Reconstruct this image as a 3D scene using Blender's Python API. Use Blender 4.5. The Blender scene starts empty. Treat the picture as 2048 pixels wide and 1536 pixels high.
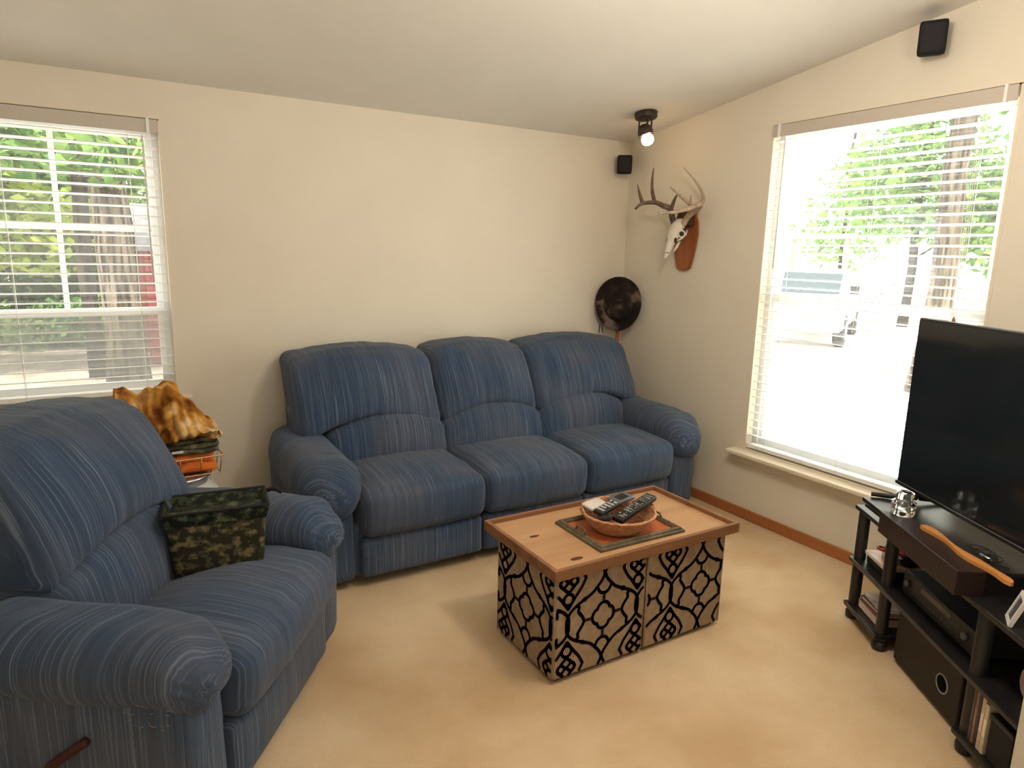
import bpy, bmesh, math, random
from mathutils import Vector, Matrix, noise
random.seed(7)
PI = math.pi
sc = bpy.context.scene
COL = sc.collection

# ------------------------------------------------------------------ camera, world, light
cam_d = bpy.data.cameras.new('camera')
cam_d.sensor_fit = 'HORIZONTAL'
cam_d.sensor_width = 36.0
cam_d.lens = 36.0 * 1342.13 / 2048.0
cam_d.clip_start = 0.02
cam = bpy.data.objects.new('camera', cam_d)
COL.objects.link(cam)
YAW, PITCH, ROLL = math.radians(31.045), math.radians(-11.1425), math.radians(1.295)
_f = Vector((math.sin(YAW) * math.cos(PITCH), math.cos(YAW) * math.cos(PITCH), math.sin(PITCH)))
_r = Vector((math.cos(YAW), -math.sin(YAW), 0))
_u = _r.cross(_f)
_r2 = _r * math.cos(ROLL) + _u * math.sin(ROLL)
_u2 = -_r * math.sin(ROLL) + _u * math.cos(ROLL)
cam.matrix_world = Matrix(((_r2.x, _u2.x, -_f.x, -3.0908), (_r2.y, _u2.y, -_f.y, -3.6617), (_r2.z, _u2.z, -_f.z, 1.5), (0, 0, 0, 1)))
sc.camera = cam

world = bpy.data.worlds.new('sky')
sc.world = world
world.use_nodes = True
bg = world.node_tree.nodes['Background']
bg.inputs['Color'].default_value = (1.0, 0.985, 0.96, 1)
bg.inputs['Strength'].default_value = 6.5

sun_d = bpy.data.lights.new('sun', 'SUN')
sun_d.energy = 30.0
sun_d.angle = math.radians(3)
sun_d.color = (1.0, 0.95, 0.86)
sun = bpy.data.objects.new('sun', sun_d)
COL.objects.link(sun)
sun.rotation_euler = Vector((0.22, 0.30, -1.0)).to_track_quat('-Z', 'Y').to_euler()

def area(name, loc, direction, sx, sy, energy, color, portal=False):
    d = bpy.data.lights.new(name, 'AREA')
    d.shape = 'RECTANGLE'; d.size = sx; d.size_y = sy; d.energy = energy; d.color = color
    if portal:
        d.cycles.is_portal = True
    o = bpy.data.objects.new(name, d); COL.objects.link(o)
    o.location = loc
    o.rotation_euler = Vector(direction).to_track_quat('-Z', 'Z').to_euler()
    return o
area('sky_portal_east', (0.16, -1.72, 1.30), (-1, 0, 0), 1.16, 1.80, 1, (1, 1, 1), True)
area('sky_portal_north', (-3.445, 0.16, 1.42), (0, -1, 0), 1.26, 1.32, 1, (1, 1, 1), True)
# unseen fill area added behind the camera to lift the room
area('rear_fill_light', (-3.3, -6.55, 1.45), (0, 1, -0.05), 2.2, 1.3, 18, (1.0, 0.95, 0.88))
# unseen point fill added overhead, out of frame, to brighten the walls
_pd = bpy.data.lights.new('overhead_fill_light', 'POINT'); _pd.energy = 41; _pd.shadow_soft_size = 0.14; _pd.color = (1.0, 0.89, 0.76)
_po = bpy.data.objects.new('overhead_fill_light', _pd); COL.objects.link(_po); _po.location = (-1.55, -2.45, 2.30)
# upward fill added out of view behind the camera to brighten the ceiling
area('upward_fill_light', (-2.2, -4.1, 1.70), (0.05, 0.35, 1), 0.4, 0.4, 27, (1.0, 0.92, 0.80))

vs = sc.view_settings
vs.view_transform = 'Standard'
vs.look = 'None'
vs.gamma = 1.0
vs.use_curve_mapping = False
vs.exposure = 0.0

# ------------------------------------------------------------------ material helpers
MATS = {}
def principled(name, color, rough=0.7, spec=0.3, metal=0.0, **kw):
    m = bpy.data.materials.new(name); m.use_nodes = True
    b = m.node_tree.nodes['Principled BSDF']
    b.inputs['Base Color'].default_value = (*color, 1)
    b.inputs['Roughness'].default_value = rough
    b.inputs['Specular IOR Level'].default_value = spec
    b.inputs['Metallic'].default_value = metal
    for k, v in kw.items():
        b.inputs[k.replace('_', ' ')].default_value = v
    MATS[name] = m
    return m

def N(m, t, **props):
    n = m.node_tree.nodes.new(t)
    for k, v in props.items():
        setattr(n, k, v)
    return n
def L(m, a, b):
    m.node_tree.links.new(a, b)

def noisy(name, c1, c2, scale=(8, 8, 8), rough=0.8, spec=0.2, detail=4.0, lo=0.35, hi=0.65, bump=0.0, bscale=None, coord='Object', metal=0.0, mid=None):
    """principled surface whose colour wanders between two tones, with optional fine relief"""
    m = principled(name, c1, rough, spec, metal)
    b = m.node_tree.nodes['Principled BSDF']
    tc = N(m, 'ShaderNodeTexCoord'); mp = N(m, 'ShaderNodeMapping')
    mp.inputs['Scale'].default_value = scale
    L(m, tc.outputs[coord], mp.inputs['Vector'])
    nz = N(m, 'ShaderNodeTexNoise'); nz.inputs['Scale'].default_value = 1.0; nz.inputs['Detail'].default_value = detail
    L(m, mp.outputs[0], nz.inputs['Vector'])
    cr = N(m, 'ShaderNodeValToRGB')
    cr.color_ramp.elements[0].position = lo; cr.color_ramp.elements[0].color = (*c1, 1)
    cr.color_ramp.elements[1].position = hi; cr.color_ramp.elements[1].color = (*c2, 1)
    if mid:
        e = cr.color_ramp.elements.new(mid[0]); e.color = (*mid[1], 1)
    L(m, nz.outputs[0], cr.inputs[0]); L(m, cr.outputs[0], b.inputs['Base Color'])
    if bump:
        n2 = N(m, 'ShaderNodeTexNoise'); n2.inputs['Detail'].default_value = 3
        mp2 = N(m, 'ShaderNodeMapping'); mp2.inputs['Scale'].default_value = bscale or scale
        L(m, tc.outputs[coord], mp2.inputs['Vector']); L(m, mp2.outputs[0], n2.inputs['Vector']); n2.inputs['Scale'].default_value = 1
        bp = N(m, 'ShaderNodeBump'); bp.inputs['Strength'].default_value = bump; bp.inputs['Distance'].default_value = 0.004
        L(m, n2.outputs[0], bp.inputs['Height']); L(m, bp.outputs[0], b.inputs['Normal'])
    return m

def chenille(name, axis):
    """slate-blue chenille with pale broken strands; strands run across `axis`"""
    m = principled(name, (0.1, 0.13, 0.18), 0.95, 0.15)
    b = m.node_tree.nodes['Principled BSDF']
    b.inputs['Sheen Weight'].default_value = 0.10
    b.inputs['Sheen Roughness'].default_value = 0.6
    tc = N(m, 'ShaderNodeTexCoord')
    def nz(s, det, rgh=0.5):
        mp = N(m, 'ShaderNodeMapping'); mp.inputs['Scale'].default_value = s
        src = tc.outputs['Object']
        if axis in 'dy':                   # strands upright on both the side and the front of a panel; slightly aslant on the arms
            mr = N(m, 'ShaderNodeMapping'); mr.inputs['Rotation'].default_value = (0, 0, math.radians(45 if axis == 'd' else 24)); L(m, src, mr.inputs['Vector']); src = mr.outputs[0]
        L(m, src, mp.inputs['Vector'])
        t = N(m, 'ShaderNodeTexNoise'); t.inputs['Scale'].default_value = 1; t.inputs['Detail'].default_value = det; t.inputs['Roughness'].default_value = rgh
        L(m, mp.outputs[0], t.inputs['Vector'])
        return t.outputs[0]
    a, c = 330.0, 3.0
    s1 = (a, c, c) if axis in 'xd' else (c, a, c)
    a2, c2 = 90.0, 1.5
    s2 = (a2, c2, c2) if axis in 'xd' else (c2, a2, c2)
    fine = nz(s1, 2.5); broad = nz(s2, 2.0); patch = nz((3.2, 3.2, 3.2), 2.0)
    r0 = N(m, 'ShaderNodeValToRGB')      # base tone: blue to worn mauve-grey
    r0.color_ramp.elements[0].position = 0.38; r0.color_ramp.elements[0].color = (0.033, 0.058, 0.106, 1)
    r0.color_ramp.elements[1].position = 0.66; r0.color_ramp.elements[1].color = (0.064, 0.076, 0.108, 1)
    L(m, patch, r0.inputs[0])
    r1 = N(m, 'ShaderNodeValToRGB')      # broad bands light / dark
    r1.color_ramp.elements[0].position = 0.32; r1.color_ramp.elements[0].color = (0.74, 0.76, 0.80, 1)
    r1.color_ramp.elements[1].position = 0.68; r1.color_ramp.elements[1].color = (1.18, 1.19, 1.2, 1)
    L(m, broad, r1.inputs[0])
    mu = N(m, 'ShaderNodeMix', data_type='RGBA', blend_type='MULTIPLY'); mu.inputs[0].default_value = 0.75
    L(m, r0.outputs[0], mu.inputs[6]); L(m, r1.outputs[0], mu.inputs[7])
    r2 = N(m, 'ShaderNodeValToRGB')      # pale strands
    r2.color_ramp.elements[0].position = 0.53; r2.color_ramp.elements[0].color = (0, 0, 0, 1)
    r2.color_ramp.elements[1].position = 0.72; r2.color_ramp.elements[1].color = (1, 1, 1, 1)
    L(m, fine, r2.inputs[0])
    fac = N(m, 'ShaderNodeMath', operation='MULTIPLY'); fac.inputs[1].default_value = 0.55
    L(m, r2.outputs[0], fac.inputs[0])
    mx = N(m, 'ShaderNodeMix', data_type='RGBA'); L(m, fac.outputs[0], mx.inputs[0])
    L(m, mu.outputs[2], mx.inputs[6]); mx.inputs[7].default_value = (0.19, 0.245, 0.33, 1)
    L(m, mx.outputs[2], b.inputs['Base Color'])
    bp = N(m, 'ShaderNodeBump'); bp.inputs['Strength'].default_value = 0.35; bp.inputs['Distance'].default_value = 0.002
    L(m, fine, bp.inputs['Height']); L(m, bp.outputs[0], b.inputs['Normal'])
    return m

def wood(name, c1, c2, axis=0, rough=0.5, k=22.0, spec=0.3, bump=0.15):
    s = [k, k, k]; s[axis] = k * 0.09
    return noisy(name, c1, c2, tuple(s), rough, spec, 6.0, 0.3, 0.7, bump, tuple(x * 3 for x in s))

M_wall = noisy('wall_paint', (0.745, 0.685, 0.570), (0.765, 0.705, 0.590), (3, 3, 3), 0.85, 0.15, 2, bump=0.06, bscale=(60, 60, 60))
M_ceil = noisy('ceiling_paint', (0.83, 0.80, 0.74), (0.85, 0.82, 0.76), (4, 4, 4), 0.9, 0.1, 2, bump=0.1, bscale=(70, 70, 70))
M_carpet = noisy('carpet', (0.56, 0.395, 0.23), (0.72, 0.56, 0.37), (1.9, 1.9, 1.9), 1.0, 0.05, 5, 0.36, 0.64, bump=0.9, bscale=(170, 170, 170))
M_base = wood('baseboard_wood', (0.36, 0.125, 0.04), (0.46, 0.18, 0.065), 1, 0.45)
M_trim = principled('cream_trim', (0.78, 0.70, 0.56), 0.5)
M_vinyl = principled('white_vinyl', (0.85, 0.86, 0.84), 0.4)
M_slat = principled('blind_white', (0.88, 0.87, 0.84), 0.45)
M_slat.node_tree.nodes['Principled BSDF'].inputs['Subsurface Weight'].default_value = 0.0
M_valance = principled('blind_valance', (0.56, 0.50, 0.43), 0.45)  # white valance, its backlit shade put into a beige-grey colour
M_cord = principled('blind_cord', (0.80, 0.78, 0.74), 0.8)
M_gap = principled('gap_shade_tone', (0.05, 0.03, 0.015), 0.9)  # dark strip above the headrail, painted in for the shade of the gap
M_fx = chenille('chenille_upholstery', 'x')
M_fy = chenille('chenille_arm_upholstery', 'y')
M_fd = chenille('chenille_panel_upholstery', 'd')
M_black = principled('black_plastic', (0.012, 0.012, 0.013), 0.42, 0.4)
M_blackm = principled('black_matte', (0.010, 0.010, 0.011), 0.7, 0.3)
M_glossblack = principled('gloss_black', (0.008, 0.008, 0.01), 0.12, 0.5)
M_grey = principled('grey_plastic', (0.30, 0.30, 0.31), 0.5)
M_dgrey = principled('dark_grey_plastic', (0.10, 0.10, 0.095), 0.5)
M_silver = principled('silver', (0.62, 0.61, 0.60), 0.3, 0.5, 0.9)
M_white = principled('white_plastic', (0.72, 0.71, 0.68), 0.4)
M_paper = noisy('paper', (0.72, 0.66, 0.58), (0.60, 0.50, 0.44), (14, 14, 14), 0.8)

def glass_mat(name, haze, tint=(0.97, 0.99, 0.98), col=(1, 1, 1)):
    m = bpy.data.materials.new(name); m.use_nodes = True
    nt = m.node_tree; nt.nodes.clear()
    out = N(m, 'ShaderNodeOutputMaterial'); tr = N(m, 'ShaderNodeBsdfTransparent'); tr.inputs[0].default_value = (*tint, 1)
    tl = N(m, 'ShaderNodeBsdfTranslucent'); tl.inputs[0].default_value = (*col, 1)
    mx = N(m, 'ShaderNodeMixShader'); mx.inputs[0].default_value = haze
    L(m, tr.outputs[0], mx.inputs[1]); L(m, tl.outputs[0], mx.inputs[2])
    gl = N(m, 'ShaderNodeBsdfGlossy'); gl.inputs['Roughness'].default_value = 0.03
    m2 = N(m, 'ShaderNodeMixShader'); m2.inputs[0].default_value = 0.03
    L(m, mx.outputs[0], m2.inputs[1]); L(m, gl.outputs[0], m2.inputs[2]); L(m, m2.outputs[0], out.inputs[0])
    return m
M_pane = glass_mat('window_glass', 0.012)
M_pane_glare = glass_mat('glare_veil_glass', 0.016)  # translucent veil mixed in to imitate washed-out window glare
M_screen = glass_mat('insect_screen', 0.05, (0.74, 0.74, 0.72), (0.85, 0.84, 0.80))

# ------------------------------------------------------------------ geometry helpers
def obj(name, me_or_bm, mat, parent=None, smooth=False, loc=None, rot=None):
    if isinstance(me_or_bm, bmesh.types.BMesh):
        me = bpy.data.meshes.new(name); me_or_bm.to_mesh(me); me_or_bm.free()
    else:
        me = me_or_bm
    if mat is not None and not me.materials:
        me.materials.append(mat)
    if smooth:
        for p in me.polygons:
            p.use_smooth = True
    o = bpy.data.objects.new(name, me); COL.objects.link(o)
    if parent is not None:
        o.parent = parent
    if loc is not None:
        o.location = loc
    if rot is not None:
        o.rotation_euler = rot
    return o

def thing(name, label, cat, loc=(0, 0, 0), rotz=0.0, group=None, rot=None):
    o = bpy.data.objects.new(name, None); COL.objects.link(o)
    o.empty_display_size = 0.05
    o.location = loc; o.rotation_euler = rot if rot else (0, 0, rotz)
    o['label'] = label; o['category'] = cat
    if group:
        o['group'] = group
    return o
def tag(o, label, cat, group=None):
    o['label'] = label; o['category'] = cat
    if group:
        o['group'] = group
    return o
def struct(o, label=None):
    o['kind'] = 'structure'
    if label:
        o['label'] = label
    return o

def add_box(bm, x0, x1, y0, y1, z0, z1, M=None):
    vs_ = [(x0, y0, z0), (x1, y0, z0), (x1, y1, z0), (x0, y1, z0), (x0, y0, z1), (x1, y0, z1), (x1, y1, z1), (x0, y1, z1)]
    v = [bm.verts.new(M @ Vector(p) if M else p) for p in vs_]
    fs = []
    for f in ((0, 3, 2, 1), (4, 5, 6, 7), (0, 1, 5, 4), (1, 2, 6, 5), (2, 3, 7, 6), (3, 0, 4, 7)):
        fs.append(bm.faces.new([v[i] for i in f]))
    return v, fs
def boxbm(x0, x1, y0, y1, z0, z1, bev=0.0, seg=2):
    bm = bmesh.new(); add_box(bm, x0, x1, y0, y1, z0, z1)
    if bev:
        bmesh.ops.bevel(bm, geom=bm.edges[:], offset=bev, segments=seg, profile=0.5, affect='EDGES')
    return bm
def box(name, x0, x1, y0, y1, z0, z1, mat, parent=None, bev=0.0, seg=2, **k):
    return obj(name, boxbm(x0, x1, y0, y1, z0, z1, bev, seg), mat, parent, **k)

def add_tube(bm, pts, radii, seg=10, cap=True):
    pts = [Vector(p) for p in pts]
    if not hasattr(radii, '__len__'):
        radii = [radii] * len(pts)
    rings = []
    t0 = (pts[1] - pts[0]).normalized()
    up = Vector((0, 0, 1)) if abs(t0.z) < 0.9 else Vector((1, 0, 0))
    n = t0.cross(up).normalized()
    for i, p in enumerate(pts):
        t = (pts[min(i + 1, len(pts) - 1)] - pts[max(i - 1, 0)]).normalized()
        n = (n - t * n.dot(t)).normalized(); b = t.cross(n)
        rings.append([bm.verts.new(p + (n * math.cos(2 * PI * k / seg) + b * math.sin(2 * PI * k / seg)) * radii[i]) for k in range(seg)])
    for a, c in zip(rings, rings[1:]):
        for k in range(seg):
            bm.faces.new((a[k], a[(k + 1) % seg], c[(k + 1) % seg], c[k]))
    if cap:
        bm.faces.new(rings[0][::-1]); bm.faces.new(rings[-1])
def tube(name, pts, r, mat, parent=None, seg=10, **k):
    bm = bmesh.new(); add_tube(bm, pts, r, seg); bmesh.ops.recalc_face_normals(bm, faces=bm.faces[:])
    return obj(name, bm, mat, parent, smooth=True, **k)

def add_lathe(bm, prof, seg=32, M=None, sx=1.0, sy=1.0, closed=False):
    rings = []
    for r, z in prof:
        ring = []
        for k in range(seg):
            p = Vector((r * sx * math.cos(2 * PI * k / seg), r * sy * math.sin(2 * PI * k / seg), z))
            ring.append(bm.verts.new(M @ p if M else p))
        rings.append(ring)
    for a, c in zip(rings, rings[1:]):
        for k in range(seg):
            bm.faces.new((a[k], a[(k + 1) % seg], c[(k + 1) % seg], c[k]))
    if closed:
        for k in range(seg):
            bm.faces.new((rings[-1][k], rings[-1][(k + 1) % seg], rings[0][(k + 1) % seg], rings[0][k]))
    else:
        bm.faces.new(rings[0][::-1]); bm.faces.new(rings[-1])
def lathe(name, prof, mat, parent=None, seg=32, smooth=True, **k):
    bm = bmesh.new()
    kk = {q: k.pop(q) for q in ('sx', 'sy', 'closed', 'M') if q in k}
    add_lathe(bm, prof, seg, **kk); bmesh.ops.recalc_face_normals(bm, faces=bm.faces[:])
    return obj(name, bm, mat, parent, smooth=smooth, **k)

def grid_cube(nx, ny, nz):
    """surface of a unit cube [-1,1]^3 as a welded grid -> (verts, faces)"""
    verts, index, faces = [], {}, []
    def vid(i, j, k):
        if (i, j, k) not in index:
            index[(i, j, k)] = len(verts)
            verts.append((2 * i / nx - 1, 2 * j / ny - 1, 2 * k / nz - 1))
        return index[(i, j, k)]
    for i in range(nx):
        for j in range(ny):
            faces.append((vid(i, j, 0), vid(i, j + 1, 0), vid(i + 1, j + 1, 0), vid(i + 1, j, 0)))
            faces.append((vid(i, j, nz), vid(i + 1, j, nz), vid(i + 1, j + 1, nz), vid(i, j + 1, nz)))
    for i in range(nx):
        for k in range(nz):
            faces.append((vid(i, 0, k), vid(i + 1, 0, k), vid(i + 1, 0, k + 1), vid(i, 0, k + 1)))
            faces.append((vid(i, ny, k), vid(i, ny, k + 1), vid(i + 1, ny, k + 1), vid(i + 1, ny, k)))
    for j in range(ny):
        for k in range(nz):
            faces.append((vid(0, j, k), vid(0, j, k + 1), vid(0, j + 1, k + 1), vid(0, j + 1, k)))
            faces.append((vid(nx, j, k), vid(nx, j + 1, k), vid(nx, j + 1, k + 1), vid(nx, j, k + 1)))
    return verts, faces

def pillow(name, half, r, warp, mat, parent, n=(20, 14, 16), bulge=(0, 0, 0), wrinkle=0.0, wfreq=9.0, seed=0.0, smooth=True):
    """soft rounded block; warp(a,b,c,p) maps the rounded local point to the final one"""
    verts, faces = grid_cube(*n)
    hx, hy, hz = half
    out = []
    for a, b, c in verts:
        # spread samples towards the edges so the rounding is well sampled
        q = Vector((a * hx, b * hy, c * hz))
        rr = min(r, hx * .98, hy * .98, hz * .98)
        ci = Vector((max(-(hx - rr), min(hx - rr, q.x)), max(-(hy - rr), min(hy - rr, q.y)), max(-(hz - rr), min(hz - rr, q.z))))
        d = q - ci
        if d.length > 1e-9:
            m_ = max(abs(d.x), abs(d.y), abs(d.z))
            q = ci + d.normalized() * m_
        wa, wb, wc = 1 - a * a, 1 - b * b, 1 - c * c
        q.x += bulge[0] * wb * wc * (1 if a > 0 else -1) * abs(a)
        q.y += bulge[1] * wa * wc * (1 if b > 0 else -1) * abs(b)
        q.z += bulge[2] * wa * wb * (1 if c > 0 else -1) * abs(c)
        out.append(Vector(warp(a, b, c, q)))
    me = bpy.data.meshes.new(name)
    me.from_pydata([tuple(v) for v in out], [], faces); me.update()
    if wrinkle:
        nrm = [v.normal.copy() for v in me.vertices]
        for v, nn in zip(me.vertices, nrm):
            k = noise.noise(v.co * wfreq + Vector((seed, seed * 1.7, 0))) + 0.5 * noise.noise(v.co * wfreq * 2.3 + Vector((0, seed, 3)))
            v.co += nn * k * wrinkle
        me.update()
    return obj(name, me, mat, parent, smooth=smooth)

def copy_tree(o, parent=None):
    c = o.copy(); COL.objects.link(c); c.parent = parent
    for ch in list(o.children):
        copy_tree(ch, c)
    return c
def sstep(x, a, b):
    t = max(0.0, min(1.0, (x - a) / (b - a))); return t * t * (3 - 2 * t)

# ------------------------------------------------------------------ room shell
def ceil_z(y):
    return 2.235 - 0.142 * y
XL, YF = -5.2, -6.7          # left wall, wall behind the camera
bm = bmesh.new(); add_box(bm, XL, 0.12, YF, 0.12, -0.05, 0.0)
struct(obj('floor', bm, M_carpet), 'beige carpet')
bm = bmesh.new()
for (ya, yb) in ((0.12, -3.8), (-3.8, YF)):
    za, zb = (ceil_z(0.12), ceil_z(-3.8)) if ya > 0 else (ceil_z(-3.8), 2.235)
    q = [(XL, ya, za), (0.12, ya, za), (0.12, yb, zb), (XL, yb, zb)]
    lo = [bm.verts.new(p) for p in q]; up = [bm.verts.new((p[0], p[1], p[2] + 0.1)) for p in q]
    bm.faces.new(lo); bm.faces.new(up[::-1])
    for i in range(4):
        bm.faces.new((lo[i], up[i], up[(i + 1) % 4], lo[(i + 1) % 4]))
bmesh.ops.recalc_face_normals(bm, faces=bm.faces[:])
struct(obj('ceiling', bm, M_ceil), 'sloping off-white ceiling')

WT = 0.13                                            # wall thickness
W1 = (-4.07, -2.82, 0.76, 2.075)                     # north window: x0 x1 z0 z1
W2 = (-2.30, -1.145, 0.405, 2.195)                   # east window: y0 y1 z0 z1
H = 2.75
def wall_with_hole(name, horiz, lo, hi, hole, top, thick, M=None):
    bm = bmesh.new()
    a0, a1, z0, z1 = hole
    for (p, q, r, s) in ((lo, a0, 0, top), (a1, hi, 0, top), (a0, a1, 0, z0), (a0, a1, z1, top)):
        if horiz == 'x':
            add_box(bm, p, q, 0.0, thick, r, s)
        else:
            add_box(bm, 0.0, thick, p, q, r, s)
    bmesh.ops.remove_doubles(bm, verts=bm.verts[:], dist=1e-5)
    return obj(name, bm, M_wall)
struct(wall_with_hole('wall_back', 'x', XL, 0.0, W1, 2.235, WT), 'cream wall behind the sofa')
struct(wall_with_hole('wall_right', 'y', YF, 0.13, W2, 2.95, WT), 'cream wall with the deer skull')
struct(box('wall_left', XL - .12, XL, YF, 0.13, 0, 2.95, M_wall))
struct(box('wall_front', XL, 0.0, YF - .12, YF, 0, 2.95, M_wall))
struct(box('wall_partition', -1.99, 0.0, -3.42, -3.30, 0, 0.96, M_wall, bev=0.004), 'end of the cream half-height wall beside the television stand')
struct(box('trim_1', -1.96, 0.0, -3.42, -3.30, 0.96, 0.985, M_trim, bev=0.005), 'cream cap on the half-height wall')
struct(box('baseboard_right', -0.014, 0.0, -3.30, -0.014, 0.0, 0.062, M_base, bev=0.004), 'reddish brown wooden baseboard')
struct(box('baseboard_back', XL, 0.0, -0.014, 0.0, 0.0, 0.062, M_base, bev=0.004), 'reddish brown wooden baseboard')

# ------------------------------------------------------------------ windows and blinds (built in local space: x across, y outwards, z up)
def window(name, w, h, loc, rotz, rail, muntins, screen, glare, sill):
    r = bpy.data.objects.new(name, None); COL.objects.link(r); r.location = loc; r.rotation_euler = (0, 0, rotz)
    struct(r)
    yo = 0.075
    def bar(nm, x0, x1, z0, z1, y0=yo, y1=yo + 0.04, mat=M_vinyl, parent=r):
        return box(nm, x0, x1, y0, y1, z0, z1, mat, parent, bev=0.003)
    # reveal lining
    t = 0.012
    bm = bmesh.new()
    add_box(bm, 0, t, -0.002, WT, 0, h); add_box(bm, w - t, w, -0.002, WT, 0, h)
    add_box(bm, t, w - t, -0.002, WT, h - t, h); add_box(bm, t, w - t, 0.0, WT, 0, t)
    obj('reveal', bm, M_trim, r)
    fr = 0.030
    bm = bmesh.new()
    add_box(bm, t, t + fr, yo - .02, yo + .05, t, h - t); add_box(bm, w - t - fr, w - t, yo - .02, yo + .05, t, h - t)
    add_box(bm, t + fr, w - t - fr, yo - .02, yo + .05, h - t - fr, h - t); add_box(bm, t + fr, w - t - fr, yo - .02, yo + .05, t, t + fr)
    obj('window_frame', bm, M_vinyl, r)
    x0, x1 = t + fr, w - t - fr
    for nm, z0, z1, off in (('upper_sash', rail - .02, h - t - fr, 0.02), ('lower_sash', t + fr, rail + .02, 0.0)):
        bm = bmesh.new(); s = 0.025; ya, yb = yo - .008 + off, yo + .014 + off
        add_box(bm, x0, x0 + s, ya, yb, z0, z1); add_box(bm, x1 - s, x1, ya, yb, z0, z1)
        add_box(bm, x0 + s, x1 - s, ya, yb, z0, z0 + s + .008); add_box(bm, x0 + s, x1 - s, ya, yb, z1 - s - .008, z1)
        so = obj(nm, bm, M_vinyl, r)
        box('pane', x0 + s, x1 - s, yo + off + .002, yo + off + .005, z0 + s, z1 - s, M_pane_glare if glare else M_pane, so)
        if nm == 'upper_sash' and muntins:
            for k in (1, 2):
                xm = x0 + s + (x1 - x0 - 2 * s) * k / 3
                box('muntin', xm - .011, xm + .011, yo + off - .004, yo + off + .010, z0 + s, z1 - s, M_vinyl, so, bev=.003)
            zm = (z0 + z1) / 2 - .03
            box('muntin', x0 + s, x1 - s, yo + off - .003, yo + off + .009, zm - .011, zm + .011, M_vinyl, so, bev=.003)
    if screen:
        box('insect_screen', x0, x1, yo + .045, yo + .047, t + fr, rail, M_screen, r)
    if sill:
        bm = boxbm(-0.07, w + 0.07, -0.075, WT * .5, -0.022, 0.002, .006)
        obj('window_sill', bm, M_trim, r)
        box('sill_apron', -0.05, w + 0.05, -0.016, 0.0, -0.075, -0.022, M_trim, r, bev=.004)
    else:
        box('window_sill', -0.05, w + 0.05, -0.05, WT * .5, -0.022, 0.002, M_trim, r, bev=.005)
    return r
wn = window('window_1', W1[1] - W1[0], W1[3] - W1[2], (W1[0], 0, W1[2]), 0, 1.175 - W1[2], True, True, False, False)
struct(wn, 'white double-hung window with muntins above the recliner')
we = window('window_2', W2[1] - W2[0], W2[3] - W2[2], (0, W2[1], W2[2]), -PI / 2, 1.275 - W2[2], False, False, True, True)
struct(we, 'white double-hung window behind the television')

def slat_mesh(w):
    bm = bmesh.new(); n = 4; d = 0.044; top = []; bot = []
    for i in range(n + 1):
        u = i / n - .5; y = u * d; z = 0.003 * (1 - 4 * u * u)
        top.append((bm.verts.new((0, y, z + .0013)), bm.verts.new((w, y, z + .0013))))
        bot.append((bm.verts.new((0, y, z - .0013)), bm.verts.new((w, y, z - .0013))))
    for i in range(n):
        bm.faces.new((top[i][0], top[i][1], top[i + 1][1], top[i + 1][0]))
        bm.faces.new((bot[i][0], bot[i + 1][0], bot[i + 1][1], bot[i][1]))
        for e in (0, 1):
            bm.faces.new((top[i][e], top[i + 1][e], bot[i + 1][e], bot[i][e]))
    bm.faces.new((top[0][0], bot[0][0], bot[0][1], top[0][1])); bm.faces.new((top[n][0], top[n][1], bot[n][1], bot[n][0]))
    bmesh.ops.recalc_face_normals(bm, faces=bm.faces[:])
    me = bpy.data.meshes.new('slat'); bm.to_mesh(me); bm.free(); me.materials.append(M_slat)
    for p in me.polygons:
        p.use_smooth = False
    return me

def blind(label, w, h, loc, rotz, wand_x, tassel_x, stack):
    r = thing('venetian_blind', label, 'blind', loc, rotz)
    g = 0.016
    box('headrail', g, w - g, 0.0, 0.055, h - 0.062, h - 0.018, M_vinyl, r)
    v = box('valance', g - .002, w - g + .002, -0.012, -0.004, h - 0.075, h - 0.016, M_valance, r, bev=.002)
    for xx in (0.055, w - 0.055):
        box('valance_clip', xx - .006, xx + .006, -0.016, -0.003, h - 0.078, h - 0.010, M_vinyl, v)
    box('top_gap_shade', g - .01, w - g + .01, -0.001, 0.055, h - 0.0155, h - 0.012, M_gap, r)
    me = slat_mesh(w - 2 * g - .012)
    pitch = 0.0445
    z = h - 0.095; n = 0
    while z > 0.075:
        o = bpy.data.objects.new('slat', me); COL.objects.link(o); o.parent = r
        o.location = (g + .006, 0.028, z); o.rotation_euler = (math.radians(-7.5), 0, 0)
        z -= pitch; n += 1
    box('bottom_rail', g + .006, w - g - .006, 0.004, 0.052, 0.022, 0.044, M_slat, r, bev=.003)
    for xx in (0.14, w / 2, w - 0.14):
        bm = bmesh.new()
        for yy in (0.002, 0.054):
            add_tube(bm, [(xx, yy, h - .07), (xx, yy, .03)], .0011, 5)
        obj('ladder_cord', bm, M_cord, r)
    tube('tilt_wand', [(wand_x, -.014, h - .09), (wand_x, -.016, h - .75)], .004, M_cord, r, 6)
    bm = bmesh.new()
    for dx in (0, .008):
        add_tube(bm, [(tassel_x + dx, -.012, h - .08), (tassel_x + dx, -.014, h - .93)], .0014, 5)
    pc = obj('pull_cord', bm, M_cord, r)
    lathe('cord_tassel', [(.003, .03), (.007, .02), (.010, 0), (.006, -.004)], M_base, pc, 10, loc=(tassel_x + .004, -.014, h - .955))
    return r
blind('white slatted blind on the window above the recliner', W1[1] - W1[0], W1[3] - W1[2], (W1[0], -0.005, W1[2]), 0, 1.17, 0.10, 0)
blind('white slatted blind on the window behind the television', W2[1] - W2[0], W2[3] - W2[2], (-0.005, W2[1], W2[2]), -PI / 2, 0.10, 1.03, 0)

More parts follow.
